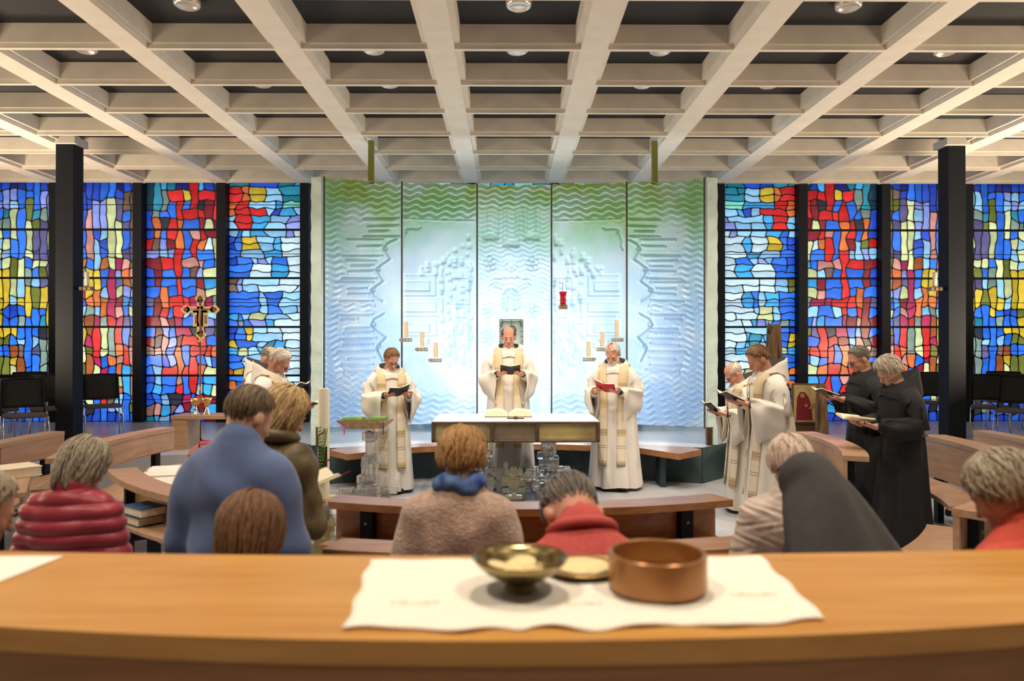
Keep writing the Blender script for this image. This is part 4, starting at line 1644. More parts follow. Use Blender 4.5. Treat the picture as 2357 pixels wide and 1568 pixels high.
b = MB()
b.box((0, .04, iz0 / 2), (.40, .05, iz0 + .001), bev=.005)
b.box((0, .06, .02), (.5, .25, .04), bev=.005)
b.obj('stand', mat('icon_stand', (.16, .08, .04), .6, noise=.3), e)


def trunk(loc, h, r, label, seed, taper=.8):
    RR = random.Random(seed)
    n, m = 14, 18
    ph = [RR.uniform(0, 6.28) for _ in range(6)]
    rings = []
    for i in range(n + 1):
        t = i / n
        ring = []
        for j in range(m):
            a = 2 * math.pi * j / m
            rr = r * (1 - (1 - taper) * t) * (1 + .13 * math.sin(3 * a + ph[0] + t) + .08 * math.sin(7 * a + ph[1]) + .05 * math.sin(11 * a + ph[2] + 4 * t))
            zz_ = h * t + (h * .05 * math.sin(2 * a + ph[3]) + h * .03 * math.sin(5 * a + ph[4]) if i == n else 0)
            ring.append((rr * math.cos(a), rr * math.sin(a), zz_))
        rings.append(ring)
    o = MB().loft(rings).obj('tree_trunk', mat('weathered_wood', (.30, .17, .09), .85, noise=.5, nscale=9, stretch=(3, 3, .5), bump=.6, bscale=30), None, False, loc)
    b = MB()
    for q in range(7):
        a = RR.uniform(0, 6.28)
        rr = r * 1.02
        b.tube([(rr * math.cos(a), rr * math.sin(a), h * RR.uniform(.05, .3)), (rr * .97 * math.cos(a), rr * .97 * math.sin(a), h * .55), (rr * taper * math.cos(a), rr * taper * math.sin(a), h * RR.uniform(.7, .95))], [r * .07, r * .10, r * .05], 5)
    b.obj('bark_ridge', mat('weathered_ridge', (.13, .07, .04), .9), o)
    tag(o, label, 'tree trunk')


trunk((PX(1781, 11.9), 11.9, RZ), PZ(757, 11.9) - RZ, .155, 'tall weathered wooden trunk rising behind the young priest on the right', 3, .62)
trunk((PX(1893, 11.0), 11.0, RZ), PZ(889, 11.0) - RZ, .085, 'slim weathered wooden log right beside the golden icon', 5, .85)

# ------------------------------------------------------------------ mesh chairs
def make_chair():
    e = empty('mesh_chair', (0, 0, 0))
    rings = []
    for i, (y, z, t) in enumerate(((-.23, .435, .014), (-.20, .452, .022), (0, .452, .024), (.18, .450, .022), (.23, .446, .012))):
        w = .235 - .012 * abs(i - 2)
        rings.append([(-w, y, z - t), (w, y, z - t), (w + .004, y, z), (w - .02, y, z + t * .5), (-w + .02, y, z + t * .5), (-w - .004, y, z)])
    MB().loft(rings).obj('seat', M_SEATF, e, True)
    bk_ = MB()
    rr = []
    for i in range(9):
        t = i / 8
        z = .52 + .36 * t
        y = .235 + .06 * t + .012 * math.sin(t * 3.14)
        w = .225 - .008 * t
        rr.append([(-w, y, z), (-w * .5, y + .018, z), (0, y + .024, z), (w * .5, y + .018, z), (w, y, z), (w, y + .008, z), (0, y + .032, z), (-w, y + .008, z)])
    bk_.loft(rr).obj('backrest', M_CHAIR, e, True)
    fr_ = MB()
    for s in (-1, 1):
        fr_.tube([(s * .235, .20, .42), (s * .235, .235, .52), (s * .225, .30, .88)], .012, 6)
    fr_.tube([(-.225, .30, .88), (0, .325, .885), (.225, .30, .88)], .012, 6)
    fr_.obj('back_frame', M_STEEL, e, True)
    for s in (-1, 1):
        for y0, y1 in ((-.20, -.24), (.19, .25)):
            MB().tube([(s * .23, y0, .43), (s * .245, y1, .012)], .0085, 6).obj('leg', M_CHROME, e, True)
        MB().tube([(s * .245, -.24, .010), (s * .245, .25, .010)], .0085, 6).obj('runner', M_CHROME, e, True)
        MB().tube([(s * .238, -.215, .26), (s * .238, .22, .26)], .006, 6).obj('stretcher', M_CHROME, e, True)
    MB().tube([(-.23, -.20, .425), (.23, -.20, .425)], .0085, 6).obj('crossbar', M_CHROME, e, True)
    return e


def copy_tree(o, parent=None):
    c = o.copy()
    COL.objects.link(c)
    c.parent = parent
    for ch in list(o.children):
        copy_tree(ch, c)
    return c


chair0 = make_chair()
CH = [(62, 9.35, D2(38), 'black mesh chair in front of the left column, seat turned to the room'),
      (120, 10.35, D2(30), 'black mesh chair half hidden behind the left column'),
      (-2, 10.2, D2(42), 'black mesh chair cut by the left edge of the picture'),
      (72, 11.5, D2(30), 'black mesh chair farthest back beside the left column, by the window'),
      (240, 10.75, D2(34), 'black mesh chair right of the left column before the window'),
      (2283, 10.5, D2(-32), 'black mesh chair right of the right column, seat facing left'),
      (2345, 9.9, D2(-40), 'black mesh chair cut by the right edge of the picture'),
      (2318, 11.6, D2(-30), 'black mesh chair farthest back on the right by the window'),
      (2150, 11.3, D2(-34), 'black mesh chair mostly hidden between monk and right column')]
for i, (px, Y, rz, lb) in enumerate(CH):
    c = chair0 if i == 0 else copy_tree(chair0)
    c.location = (PX(px, Y), Y, RZ)
    c.rotation_euler = (0, 0, rz)
    tag(c, lb, 'chair', 'black mesh chairs by the windows')

# candles on the columns
for s, px, Y, lb in ((-1, 203, 10.3, 'white candle on the wooden bracket of the left column'), (1, 2156, 10.3, 'white candle on the wooden bracket of the right column')):
    x = PX(px, Y)
    e = empty('column_candle', (x, Y, PZ(663, Y)), label=lb, cat='candle', group='candles on the columns')
    MB().lathe([(0, .02), (.03, .02), (.03, .215), (.026, .22), (0, .216)], 14).obj('wax_candle', M_WAXW, e, True)
    MB().tube([(0, 0, .21), (0, 0, .235)], .002, 5).obj('wick', M_STEEL, e)
    b = MB()
    for q in range(3):
        b.box((-.06 + q * .06, 0, -.012), (.052, .11, .05), bev=.008)
    b.obj('bracket', mat('bracket_wood', (.30, .20, .12), .6, noise=.3, nscale=20), e)
    MB().box((s * .10, 0, -.012), (.10, .03, .03), bev=.004).obj('arm', M_STEEL, e)
# ------------------------------------------------------------------ people: implicit surfaces for bodies and close clothing
def sdf_mesh(prims, h, k=.02, sub=(), disp=None, cut=None):
    """smooth union of ellipsoids and round cones -> one closed mesh (surface nets)"""
    lo = np.full(3, 1e9)
    hi = np.full(3, -1e9)
    for p in prims:
        if p[0] == 'c':
            _, a, b, ra, rb = p[:5]
            m = max(ra, rb)
            pts = np.array([a, b])
            lo = np.minimum(lo, pts.min(0) - m)
            hi = np.maximum(hi, pts.max(0) + m)
        else:
            _, c, r, Rm = p[:4]
            m = max(r)
            lo = np.minimum(lo, np.array(c) - m)
            hi = np.maximum(hi, np.array(c) + m)
    lo = lo - 3 * h - .02
    n = np.ceil((hi - lo + 3 * h + .02) / h).astype(int) + 1
    D = np.full(n, .5, dtype=np.float32)
    ax = [lo[i] + h * np.arange(n[i]) for i in range(3)]

    def boxed(l, u):
        s = []
        for i in range(3):
            a = max(0, int((l[i] - lo[i]) / h) - 1)
            b = min(n[i], int((u[i] - lo[i]) / h) + 3)
            s.append(slice(a, b))
        return tuple(s)

    def dist(p, X, Y, Z):
        if p[0] == 'c':
            _, a, b, ra, rb = p[:5]
            a, b = np.array(a, float), np.array(b, float)
            d = b - a
            L2 = max((d * d).sum(), 1e-9)
            t = np.clip(((X - a[0]) * d[0] + (Y - a[1]) * d[1] + (Z - a[2]) * d[2]) / L2, 0, 1)
            dd = np.sqrt((X - a[0] - t * d[0]) ** 2 + (Y - a[1] - t * d[1]) ** 2 + (Z - a[2] - t * d[2]) ** 2)
            return dd - (ra + (rb - ra) * t)
        _, c, r, Rm = p[:4]
        x, y, z = X - c[0], Y - c[1], Z - c[2]
        if Rm is not None:
            x, y, z = (Rm[0][0] * x + Rm[1][0] * y + Rm[2][0] * z, Rm[0][1] * x + Rm[1][1] * y + Rm[2][1] * z, Rm[0][2] * x + Rm[1][2] * y + Rm[2][2] * z)
        q = np.sqrt((x / r[0]) ** 2 + (y / r[1]) ** 2 + (z / r[2]) ** 2)
        q2 = np.sqrt((x / r[0] ** 2) ** 2 + (y / r[1] ** 2) ** 2 + (z / r[2] ** 2) ** 2) + 1e-9
        return q * (q - 1) / q2

    def ext(p, m):
        if p[0] == 'c':
            _, a, b, ra, rb = p[:5]
            r = max(ra, rb) + m
            return np.minimum(a, b) - r, np.maximum(a, b) + r
        r = max(p[2]) + m
        return np.array(p[1]) - r, np.array(p[1]) + r
    for p in prims:
        kk = p[5] if len(p) > 5 else (p[4] if p[0] == 'e' and len(p) > 4 else k)
        s = boxed(*ext(p, kk + .02))
        X, Y, Z = ax[0][s[0]][:, None, None], ax[1][s[1]][None, :, None], ax[2][s[2]][None, None, :]
        d = dist(p, X, Y, Z)
        o = D[s]
        hh = np.clip(kk - np.abs(d - o), 0, None) / kk
        D[s] = np.minimum(d, o) - hh * hh * kk * .25
    for p in sub:
        kk = p[5] if len(p) > 5 else (p[4] if p[0] == 'e' and len(p) > 4 else .006)
        s = boxed(*ext(p, kk + .02))
        X, Y, Z = ax[0][s[0]][:, None, None], ax[1][s[1]][None, :, None], ax[2][s[2]][None, None, :]
        d = -dist(p, X, Y, Z)
        o = D[s]
        hh = np.clip(kk - np.abs(d - o), 0, None) / kk
        D[s] = np.maximum(d, o) + hh * hh * kk * .25
    if cut is not None:
        X, Y, Z = ax[0][:, None, None], ax[1][None, :, None], ax[2][None, None, :]
        D = np.maximum(D, cut(X, Y, Z))
    S = D < 0
    c = np.zeros(np.array(D.shape) - 1, dtype=np.int8)
    for i in (0, 1):
        for j in (0, 1):
            for q in (0, 1):
                c += S[i:S.shape[0] - 1 + i, j:S.shape[1] - 1 + j, q:S.shape[2] - 1 + q]
    act = (c > 0) & (c < 8)
    I = np.argwhere(act)
    idx = np.full(act.shape, -1, dtype=np.int64)
    idx[act] = np.arange(len(I))
    acc = np.zeros((len(I), 3))
    cnt = np.zeros(len(I))
    for axx in range(3):
        o1, o2 = [(1, 2), (0, 2), (0, 1)][axx]
        for u in (0, 1):
            for v in (0, 1):
                A = I.copy()
                A[:, o1] += u
                A[:, o2] += v
                B = A.copy()
                B[:, axx] += 1
                da = D[A[:, 0], A[:, 1], A[:, 2]]
                db = D[B[:, 0], B[:, 1], B[:, 2]]
                cr = (da < 0) != (db < 0)
                t = np.where(cr, da / np.where(cr, da - db, 1), 0)
                P = A.astype(float)
                P[:, axx] += t
                acc[cr] += P[cr]
                cnt[cr] += 1
    V = lo + h * acc / cnt[:, None]
    quads = []
    for axx in range(3):
        o1, o2 = [(1, 2), (2, 0), (0, 1)][axx]
        sl0 = [slice(None)] * 3
        sl1 = [slice(None)] * 3
        sl0[axx] = slice(0, -1)
        sl1[axx] = slice(1, None)
        cr = S[tuple(sl0)] != S[tuple(sl1)]
        E = np.argwhere(cr)
        E = E[(E[:, o1] > 0) & (E[:, o2] > 0) & (E[:, o1] < S.shape[o1] - 1) & (E[:, o2] < S.shape[o2] - 1)]
        ins = S[E[:, 0], E[:, 1], E[:, 2]]
        q = []
        for u, v in ((-1, -1), (0, -1), (0, 0), (-1, 0)):
            C = E.copy()
            C[:, o1] += u
            C[:, o2] += v
            q.append(idx[C[:, 0], C[:, 1], C[:, 2]])
        Q = np.stack(q, 1)
        Q[~ins] = Q[~ins][:, ::-1]
        quads.append(Q)
    Fq = np.concatenate(quads)
    if disp is not None:
        # displace along normals
        nrm = np.zeros_like(V)
        a, b, c2, d2 = (V[Fq[:, i]] for i in range(4))
        fn = np.cross(c2 - a, d2 - b)
        for i in range(4):
            np.add.at(nrm, Fq[:, i], fn)
        nrm /= np.linalg.norm(nrm, axis=1)[:, None] + 1e-12
        V = V + nrm * disp(V, nrm)[:, None]
    return V, Fq


def rotx(a):
    c, s = math.cos(a), math.sin(a)
    # tips +Z towards -Y (forward) for a > 0
    return np.array([[1, 0, 0], [0, c, -s], [0, s, c]])


def rotz(a):
    c, s = math.cos(a), math.sin(a)
    return np.array([[c, -s, 0], [s, c, 0], [0, 0, 1]])


SKIN = {}


def skin(kind):
    c = {'pale': (.62, .36, .26), 'ruddy': (.60, .29, .20), 'tan': (.52, .28, .18)}[kind]
    return mat('skin_' + kind, c, .5, noise=.12, nscale=22, spec=.35)


def hair_mat(name, c1, c2):
    return mat('hair_' + name, c1, .55, col2=c2, nscale=14, stretch=(3.0, 3.0, .7), detail=5, spec=.4, coords='Generated')


HM = {'white': hair_mat('white', (.80, .74, .64), (.52, .47, .40)), 'grey': hair_mat('grey', (.40, .35, .28), (.12, .10, .085)),
      'greyb': hair_mat('greyb', (.52, .44, .31), (.13, .105, .08)), 'brown': hair_mat('brown', (.24, .115, .05), (.085, .038, .018)),
      'blond': hair_mat('blond', (.74, .54, .27), (.32, .19, .08)), 'ginger': hair_mat('ginger', (.58, .34, .13), (.24, .115, .04)),
      'dark': hair_mat('dark', (.13, .08, .045), (.045, .028, .018)), 'silver': hair_mat('silver', (.66, .58, .46), (.30, .25, .19)),
      'lightbrown': hair_mat('lightbrown', (.34, .19, .085), (.14, .072, .03)), 'greybrown': hair_mat('greybrown', (.26, .18, .11), (.07, .05, .032)), 'saltpep': hair_mat('saltpep', (.30, .27, .23), (.07, .06, .055)),
      'pinkwhite': hair_mat('pinkwhite', (.74, .60, .50), (.46, .34, .28))}
M_IRIS = mat('eye_dark', (.03, .02, .015), .3)
M_LIP = mat('lips', (.36, .12, .10), .5)
M_SPEC = mat('spectacle_frame', (.02, .02, .025), .3)

HC, HR = np.array((0, .012, .138)), np.array((.078, .099, .092))


class Pose:
    def __init__(s, H=1.75, lean=0.0, bow=0.3, yaw=0.0, drop=0.0):
        s.k = H / 1.75
        s.lean, s.bow, s.yaw = lean, bow, yaw
        s.drop = drop
        s.hip = np.array((0, 0, .93 - drop))
        s.Rl = rotx(lean)
        s.Hp = s.L((0, .012, 1.517))
        s.Rh = rotz(yaw) @ rotx(lean + bow)

    def L(s, p):
        p = np.array(p, float)
        p[2] -= s.drop
        if p[2] <= s.hip[2]:
            return p
        return s.hip + s.Rl @ (p - s.hip)

    def head(s, p):
        return s.Hp + s.Rh @ (np.array(p, float) - np.array((0, .02, .03)))

    def headA(s, P):
        return (s.Rh @ (np.asarray(P, float) - np.array((0, .02, .03))).T).T + s.Hp


def head_prims(P):
    R = P.Rh
    h = P.head
    pr = [('e', h((0, .012, .138)), (.075, .096, .088), R, .02), ('e', h((0, -.030, .078)), (.058, .062, .076), R, .03),
          ('e', h((0, -.066, .018)), (.030, .026, .022), R, .03), ('c', h((0, -.090, .112)), h((0, -.112, .072)), .008, .0135, .012),
          ('c', h((-.036, -.078, .120)), h((.036, -.078, .120)), .013, .013, .015), ('e', h((.034, -.062, .074)), (.024, .024, .024), R, .02),
          ('e', h((-.034, -.062, .074)), (.024, .024, .024), R, .02), ('c', h((-.018, -.083, .042)), h((.018, -.083, .042)), .009, .009, .012),
          ('c', h((-.022, -.078, .028)), h((.022, -.078, .028)), .012, .012, .015),
          ('e', h((.0315, -.080, .103)), (.014, .012, .011), R, .006), ('e', h((-.0315, -.080, .103)), (.014, .012, .011), R, .006),
          ('e', h((.079, .012, .095)), (.011, .022, .032), R, .006), ('e', h((-.079, .012, .095)), (.011, .022, .032), R, .006),
          ('e', h((.012, -.104, .070)), (.008, .009, .007), R, .006), ('e', h((-.012, -.104, .070)), (.008, .009, .007), R, .006)]
    neckb = P.L((0, .025, 1.44))
    pr.append(('c', h((0, .026, .075)), neckb, .054, .062, .03))
    return pr


def hand_prims(W, d, n, side, curl=.5):
    """wrist W, finger direction d, palm normal n (towards the book); side=+1 thumb on the +lat side"""
    W, d, n = np.array(W), np.array(d, float), np.array(n, float)
    d /= np.linalg.norm(d)
    n -= d * (n @ d)
    n /= np.linalg.norm(n)
    lat = np.cross(n, d) * side
    pr = [('c', W, W + d * .03, .026, .024, .02)]
    for q in (-.026, -.009, .009, .026):
        pr.append(('c', W + d * .015 + lat * q * .6, W + d * .085 + lat * q, .016, .0125, .012))
    for q, l in ((-.028, .060), (-.0095, .074), (.0095, .080), (.028, .072)):
        b = W + d * .085 + lat * q
        d1 = d * math.cos(curl * .4) + n * math.sin(curl * .4)
        m = b + d1 * l * .5
        d2 = d * math.cos(curl * 1.3) + n * math.sin(curl * 1.3)
        t = m + d2 * l * .45
        pr += [('c', b, m, .0098, .0088, .004), ('c', m, t, .0088, .0072, .004)]
    b = W + d * .025 + lat * .026
    m = b + d * .035 + lat * .028 + n * .014
    t = m + d * .034 + lat * .004 + n * .010
    pr += [('c', b, m, .0135, .0105, .008), ('c', m, t, .0105, .0085, .004)]
    return pr


def body_prims(P, arms, legs=True, ra=.044):
    L = P.L
    dr = P.drop
    pr = head_prims(P)
    pr += [('e', L((0, .01, 1.30)), (.155, .10, .17), P.Rl, .05), ('e', L((0, .01, 1.08)), (.135, .095, .14), P.Rl, .05), ('e', L((0, .01, .929)), (.155, .105, .11), None, .05),
           ('c', L((-.13, .02, 1.365)), L((.13, .02, 1.365)), .04, .04, .04)]
    for s, (E, W, d, n) in zip((-1, 1), arms):
        S = L((s * .160, .02, 1.365))
        pr += [('c', S, np.array(E), ra, .040, .03), ('c', np.array(E), np.array(W), .039, .026, .02)]
        pr += hand_prims(W, d, n, s)
    if legs:
        for s in (-1, 1):
            pr += [('c', (s * .085, 0, .90 - dr), (s * .09, -.01 - dr * .9, .48 - dr * .3), .082, .055, .04), ('c', (s * .09, -.01 - dr * .9, .48 - dr * .3), (s * .095, .01, .09), .052, .034, .03),
                   ('c', (s * .095, .02, .05), (s * .10, -.13, .035), .036, .026, .02)]
    return pr


def build_body(P, arms, m, root, h, legs=True, ra=.044):
    V, F = sdf_mesh(body_prims(P, arms, legs, ra), h, .02)
    return mk('body', V * P.k, F, m, root, True)


def hp_interp(az, table):
    """angle table over |azimuth| 0..180 (front to back)"""
    return np.interp(abs(az), [t[0] for t in table], [t[1] for t in table])


STYLES = {  # start angle table, end angle table (degrees from the crown), lift, length below ear line, locks, lock radius
    'short': (((0, 0), (180, 0)), ((0, 48), (40, 56), (62, 84), (95, 100), (112, 122), (140, 138), (180, 144)), .010, 0, 260, .0042),
    'crop': (((0, 0), (180, 0)), ((0, 46), (40, 55), (62, 84), (95, 100), (112, 122), (140, 140), (180, 146)), .006, 0, 200, .0034),
    'ring': (((0, 95), (50, 80), (75, 62), (110, 55), (180, 48)), ((0, 96), (50, 82), (75, 96), (100, 100), (140, 124), (180, 132)), .006, 0, 170, .0034),
    'receding': (((0, 60), (30, 48), (50, 25), (90, 12), (180, 8)), ((0, 60), (40, 58), (62, 86), (100, 100), (140, 140), (180, 150)), .007, 0, 220, .0036),
    'bob': (((0, 0), (180, 0)), ((0, 62), (45, 80), (65, 122), (100, 146), (140, 152), (180, 156)), .018, .10, 420, .0070),
    'curly': (((0, 0), (180, 0)), ((0, 58), (45, 76), (65, 108), (100, 124), (140, 132), (180, 140)), .019, .06, 430, .0078),
    'long': (((0, 0), (180, 0)), ((0, 60), (40, 92), (60, 150), (100, 165), (180, 168)), .024, .15, 420, .0068),
}


def hair_pos(az, th, lift, drop):
    """az: 0 front (-Y) in degrees; th: angle from the crown in degrees"""
    a, t = np.radians(az), np.radians(np.minimum(th, 92) if drop > 0 else th)
    d = np.stack([np.sin(a) * np.sin(t), -np.cos(a) * np.sin(t), np.cos(t)], -1)
    p = HC + d * (HR + np.asarray(lift)[..., None])
    if drop > 0:
        ex = np.clip((th - 92) / 76.0, 0, 1)
        p[..., 2] -= ex * (drop + .09)
        sh = 1 - .30 * ex ** 2
        p[..., 0] *= sh
        p[..., 1] = (p[..., 1] - .02) * sh + .02
    return p


def build_hair(P, style, m, root, seed=1, wild=1.0, scale=1.0, name='hair'):
    st, en, lift, drop, nl, lr = STYLES[style]
    R = np.random.RandomState(seed)
    nA, nT = 60, 16
    V, F = [], []
    az = np.linspace(-180, 180, nA + 1)[:-1]
    ok = [hp_interp(a, en) - hp_interp(a, st) > 3 for a in az]
    for i, a in enumerate(az):
        t = np.linspace(hp_interp(a, st), hp_interp(a, en) - R.uniform(0, 5), nT)
        li = np.full(nT, lift * .75) * (1 - .8 * np.linspace(0, 1, nT) ** 4) + .002 * np.sin(i * 2.1 + np.linspace(0, 5, nT))
        V.append(hair_pos(np.full(nT, a), t, li, drop))
    V = np.concatenate(V)
    for i in range(nA):
        j = (i + 1) % nA
        if not (ok[i] and ok[j]):
            continue
        for q in range(nT - 1):
            F.append((i * nT + q, j * nT + q, j * nT + q + 1, i * nT + q + 1))
    mb = MB()
    mb.V = [tuple(v) for v in V]
    mb.F = F
    for q in range(nl):
        a = R.uniform(-180, 180)
        s0, e0 = hp_interp(a, st), hp_interp(a, en)
        if e0 - s0 < 5:
            continue
        b = s0 + (e0 - s0) * R.uniform(0, .65)
        e = min(b + (e0 - s0) * R.uniform(.35, .75), e0 * R.uniform(1.0, 1.07))
        n = 7
        t = np.linspace(b, e, n)
        sw = R.uniform(-16, 16) * wild
        cu = R.uniform(-1, 1) * wild
        aa = a + sw * np.linspace(0, 1, n) ** 1.3 + cu * 7 * np.sin(np.linspace(0, 3.1, n) * (1.6 if style == 'curly' else 1))
        li = lift * R.uniform(.65, 1.15) + lift * .5 * np.sin(np.linspace(0, 3.1, n)) * R.uniform(0, 1) * wild + .001
        li = li * np.ones(n)
        pts = hair_pos(aa, t, li, drop)
        rr = lr * R.uniform(.6, 1.25) * np.array([.35, .8, 1, 1, .9, .7, .22])
        mb.tube([tuple(p) for p in pts], list(rr), 5, flat=.6)
    V = P.headA(np.array(mb.V) * 1.0)
    return mk(name, V * P.k, mb.F, m, root, True)


def face_bits(P, root, hm, brow=True, mouth=True, glasses=False, opened=False):
    k = P.k
    if brow:
        b = MB()
        for s in (-1, 1):
            pts = [P.head((s * .014, -.0935, .121)), P.head((s * .030, -.0930, .127)), P.head((s * .049, -.080, .122))]
            b.tube([tuple(p * k) for p in pts], [.003 * k, .0045 * k, .002 * k], 6)
        b.obj('eyebrows', hm, root, True)
        b = MB()
        for s in (-1, 1):
            pts = [P.head((s * .019, -.0925, .0985)), P.head((s * .0315, -.0950, .0965)), P.head((s * .044, -.0895, .0985))]
            b.tube([tuple(p * k) for p in pts], [.0012 * k, .0026 * k, .0012 * k], 6)
        b.obj('eyelashes', M_IRIS, root, True)
    if mouth:
        b = MB()
        pts = [P.head((-.022, -.086, .040)), P.head((-.008, -.0935, .0425)), P.head((.008, -.0935, .0425)), P.head((.022, -.086, .040))]
        b.tube([tuple(p * k) for p in pts], [.002 * k, .0045 * k, .0045 * k, .002 * k], 6)
        pts = [P.head((-.018, -.087, .033)), P.head((0, -.0925, .031)), P.head((.018, -.087, .033))]
        b.tube([tuple(p * k) for p in pts], [.002 * k, .005 * k, .002 * k], 6)
        b.obj('lips', M_LIP, root, True)
    if glasses:
        b = MB()
        for s in (-1, 1):
            b.tube([tuple(P.head((s * .034 + .025 * math.cos(t), -.105 + .004 * abs(math.cos(t)), .100 + .018 * math.sin(t))) * k) for t in np.linspace(0, 6.283, 16)], .0022 * k, 5)
            b.tube([tuple(P.head(q) * k) for q in ((s * .059, -.101, .104), (s * .077, -.04, .108), (s * .083, .012, .106))], .0020 * k, 5)
        b.tube([tuple(P.head(q) * k) for q in ((-.009, -.105, .105), (0, -.107, .108), (.009, -.105, .105))], .0020 * k, 5)
        b.obj('spectacles', M_SPEC, root, True)


# ------------------------------------------------------------------ the clergy
ROBE = [(.045, .300, .250), (.10, .298, .247), (.30, .282, .230), (.55, .262, .205), (.80, .245, .185), (1.00, .232, .168), (1.18, .230, .158), (1.30, .226, .145), (1.37, .214, .125), (1.415, .188, .105), (1.45, .135, .088), (1.48, .088, .078)]
ROBE_Z = [r[0] for r in ROBE]


def robe_ab(z, wide):
    return np.interp(z, ROBE_Z, [r[1] for r in ROBE]) * wide, np.interp(z, ROBE_Z, [r[2] for r in ROBE]) * wide


def build_robe(P, m, root, seed, wide=1.0, name='robe', open_back=False):
    R = np.random.RandomState(seed)
    nA = 96
    zs = np.concatenate([np.linspace(.045, 1.0, 22), np.linspace(1.05, 1.48, 14)])
    th = np.linspace(0, 2 * np.pi, nA + 1)[:-1]
    ph = R.uniform(0, 6.28, 6)
    V = []
    for z in zs:
        a, b = robe_ab(z, wide)
        w = np.clip((1.30 - z) / 1.2, 0, 1)
        f = (.030 * np.sin(5 * th + ph[0] + .5 * np.sin(2.0 * z)) + .026 * np.sin(9 * th + ph[1] + .8 * z) + .016 * np.sin(14 * th + ph[2] - z)) * w ** .8
        f = np.where(f > 0, f * .7, f * 1.25)
        rr = 1 + f / .25 * .55
        x = a * np.sin(th) * rr
        y = -b * np.cos(th) * rr + .012
        ex = np.abs(np.sin(th)) ** 1.5
        zz = np.full(nA, z) - np.where(z > 1.36, ex * (z - 1.36) * .35, 0) + (np.sin(5 * th + ph[0]) * .010 if z < .06 else 0)
        V.append(np.stack([x, y, zz], -1))
    V = np.concatenate(V)
    Vl = V.copy()
    up = V[:, 2] > P.hip[2]
    Vl[up] = P.hip + (P.Rl @ (V[up] - P.hip).T).T
    n = len(zs)
    F = []
    for i in range(n - 1):
        for j in range(nA):
            q = (j + 1) % nA
            F.append((i * nA + j, i * nA + q, (i + 1) * nA + q, (i + 1) * nA + j))
    o = mk(name, Vl * P.k, F, m, root, True)
    return o


def front_point(P, x, z, wide, off):
    a, b = robe_ab(z, wide)
    y = -b * math.sqrt(max(.02, 1 - (x / a) ** 2)) + .012 - off
    zz = z - (abs(x / a) ** 1.5 * (z - 1.36) * .35 if z > 1.36 else 0)
    return P.L((x, y, zz)) * P.k


def stole_mat():
    if 'stole' in MATS:
        return MATS['stole']
    m, nt, N, L, B = nodes_of('stole')
    tc = N.new('ShaderNodeTexCoord')
    sp = N.new('ShaderNodeSeparateXYZ')
    L.new(tc.outputs['Object'], sp.inputs[0])
    cr = N.new('ShaderNodeValToRGB')
    cr.color_ramp.interpolation = 'CONSTANT'
    el = cr.color_ramp.elements
    base, tan, dk, lt = (.66, .52, .33), (.56, .43, .25), (.22, .16, .09), (.72, .62, .48)
    st = [(0, lt), (.155, lt), (.175, tan), (.185, dk), (.189, tan), (.199, dk), (.203, tan), (.213, dk), (.217, tan), (.235, lt), (.33, dk), (.333, lt), (.345, dk), (.348, lt),
          (.42, tan), (.445, dk), (.449, tan), (.459, dk), (.463, tan), (.475, lt), (.60, base), (.78, tan), (.80, dk), (.803, tan), (.812, dk), (.815, tan), (.825, base)]
    el[0].position, el[0].color = st[0][0], (*st[0][1], 1)
    el[1].position, el[1].color = st[-1][0], (*st[-1][1], 1)
    for p, c in st[1:-1]:
        e = el.new(p)
        e.color = (*c, 1)
    mr = N.new('ShaderNodeMath')
    mr.operation = 'MULTIPLY'
    mr.inputs[1].default_value = 1 / 1.6
    L.new(sp.outputs['Z'], mr.inputs[0])
    L.new(mr.outputs[0], cr.inputs[0])
    L.new(cr.outputs[0], B.inputs['Base Color'])
    B.inputs['Roughness'].default_value = .85
    MATS['stole'] = m
    return m


def build_stole(P, root, wide, x0=.075, x1=.175, zb=.30, right=.0):
    for s in (-1, 1):
        nz = 40
        zs = np.linspace(zb + (right if s > 0 else 0), 1.43, nz)
        rings = []
        for z in zs:
            t = np.clip((z - .9) / .5, 0, 1)
            xa, xb = (x0 * (.75 + .25 * t)), (x1 * (.88 + .12 * t))
            row = [front_point(P, s * (xa + (xb - xa) * u), z, wide, .022) for u in (0, .33, .66, 1)]
            rings.append([tuple(q) for q in row] + [tuple(q + np.array((0, .007, 0))) for q in row[::-1]])
        # over the shoulder and a little way down the back
        for z, y in ((1.455, -.03), (1.46, .05), (1.42, .11), (1.30, .16)):
            row = [P.L((s * (x0 + (x1 - x0) * u), y, z - .10 * (x0 + (x1 - x0) * u - .08))) * P.k for u in (0, .33, .66, 1)]
            rings.append([tuple(q) for q in row] + [tuple(q + np.array((0, .004, -.006))) for q in row[::-1]])
        MB().loft(rings).obj('stole', stole_mat(), root, True)


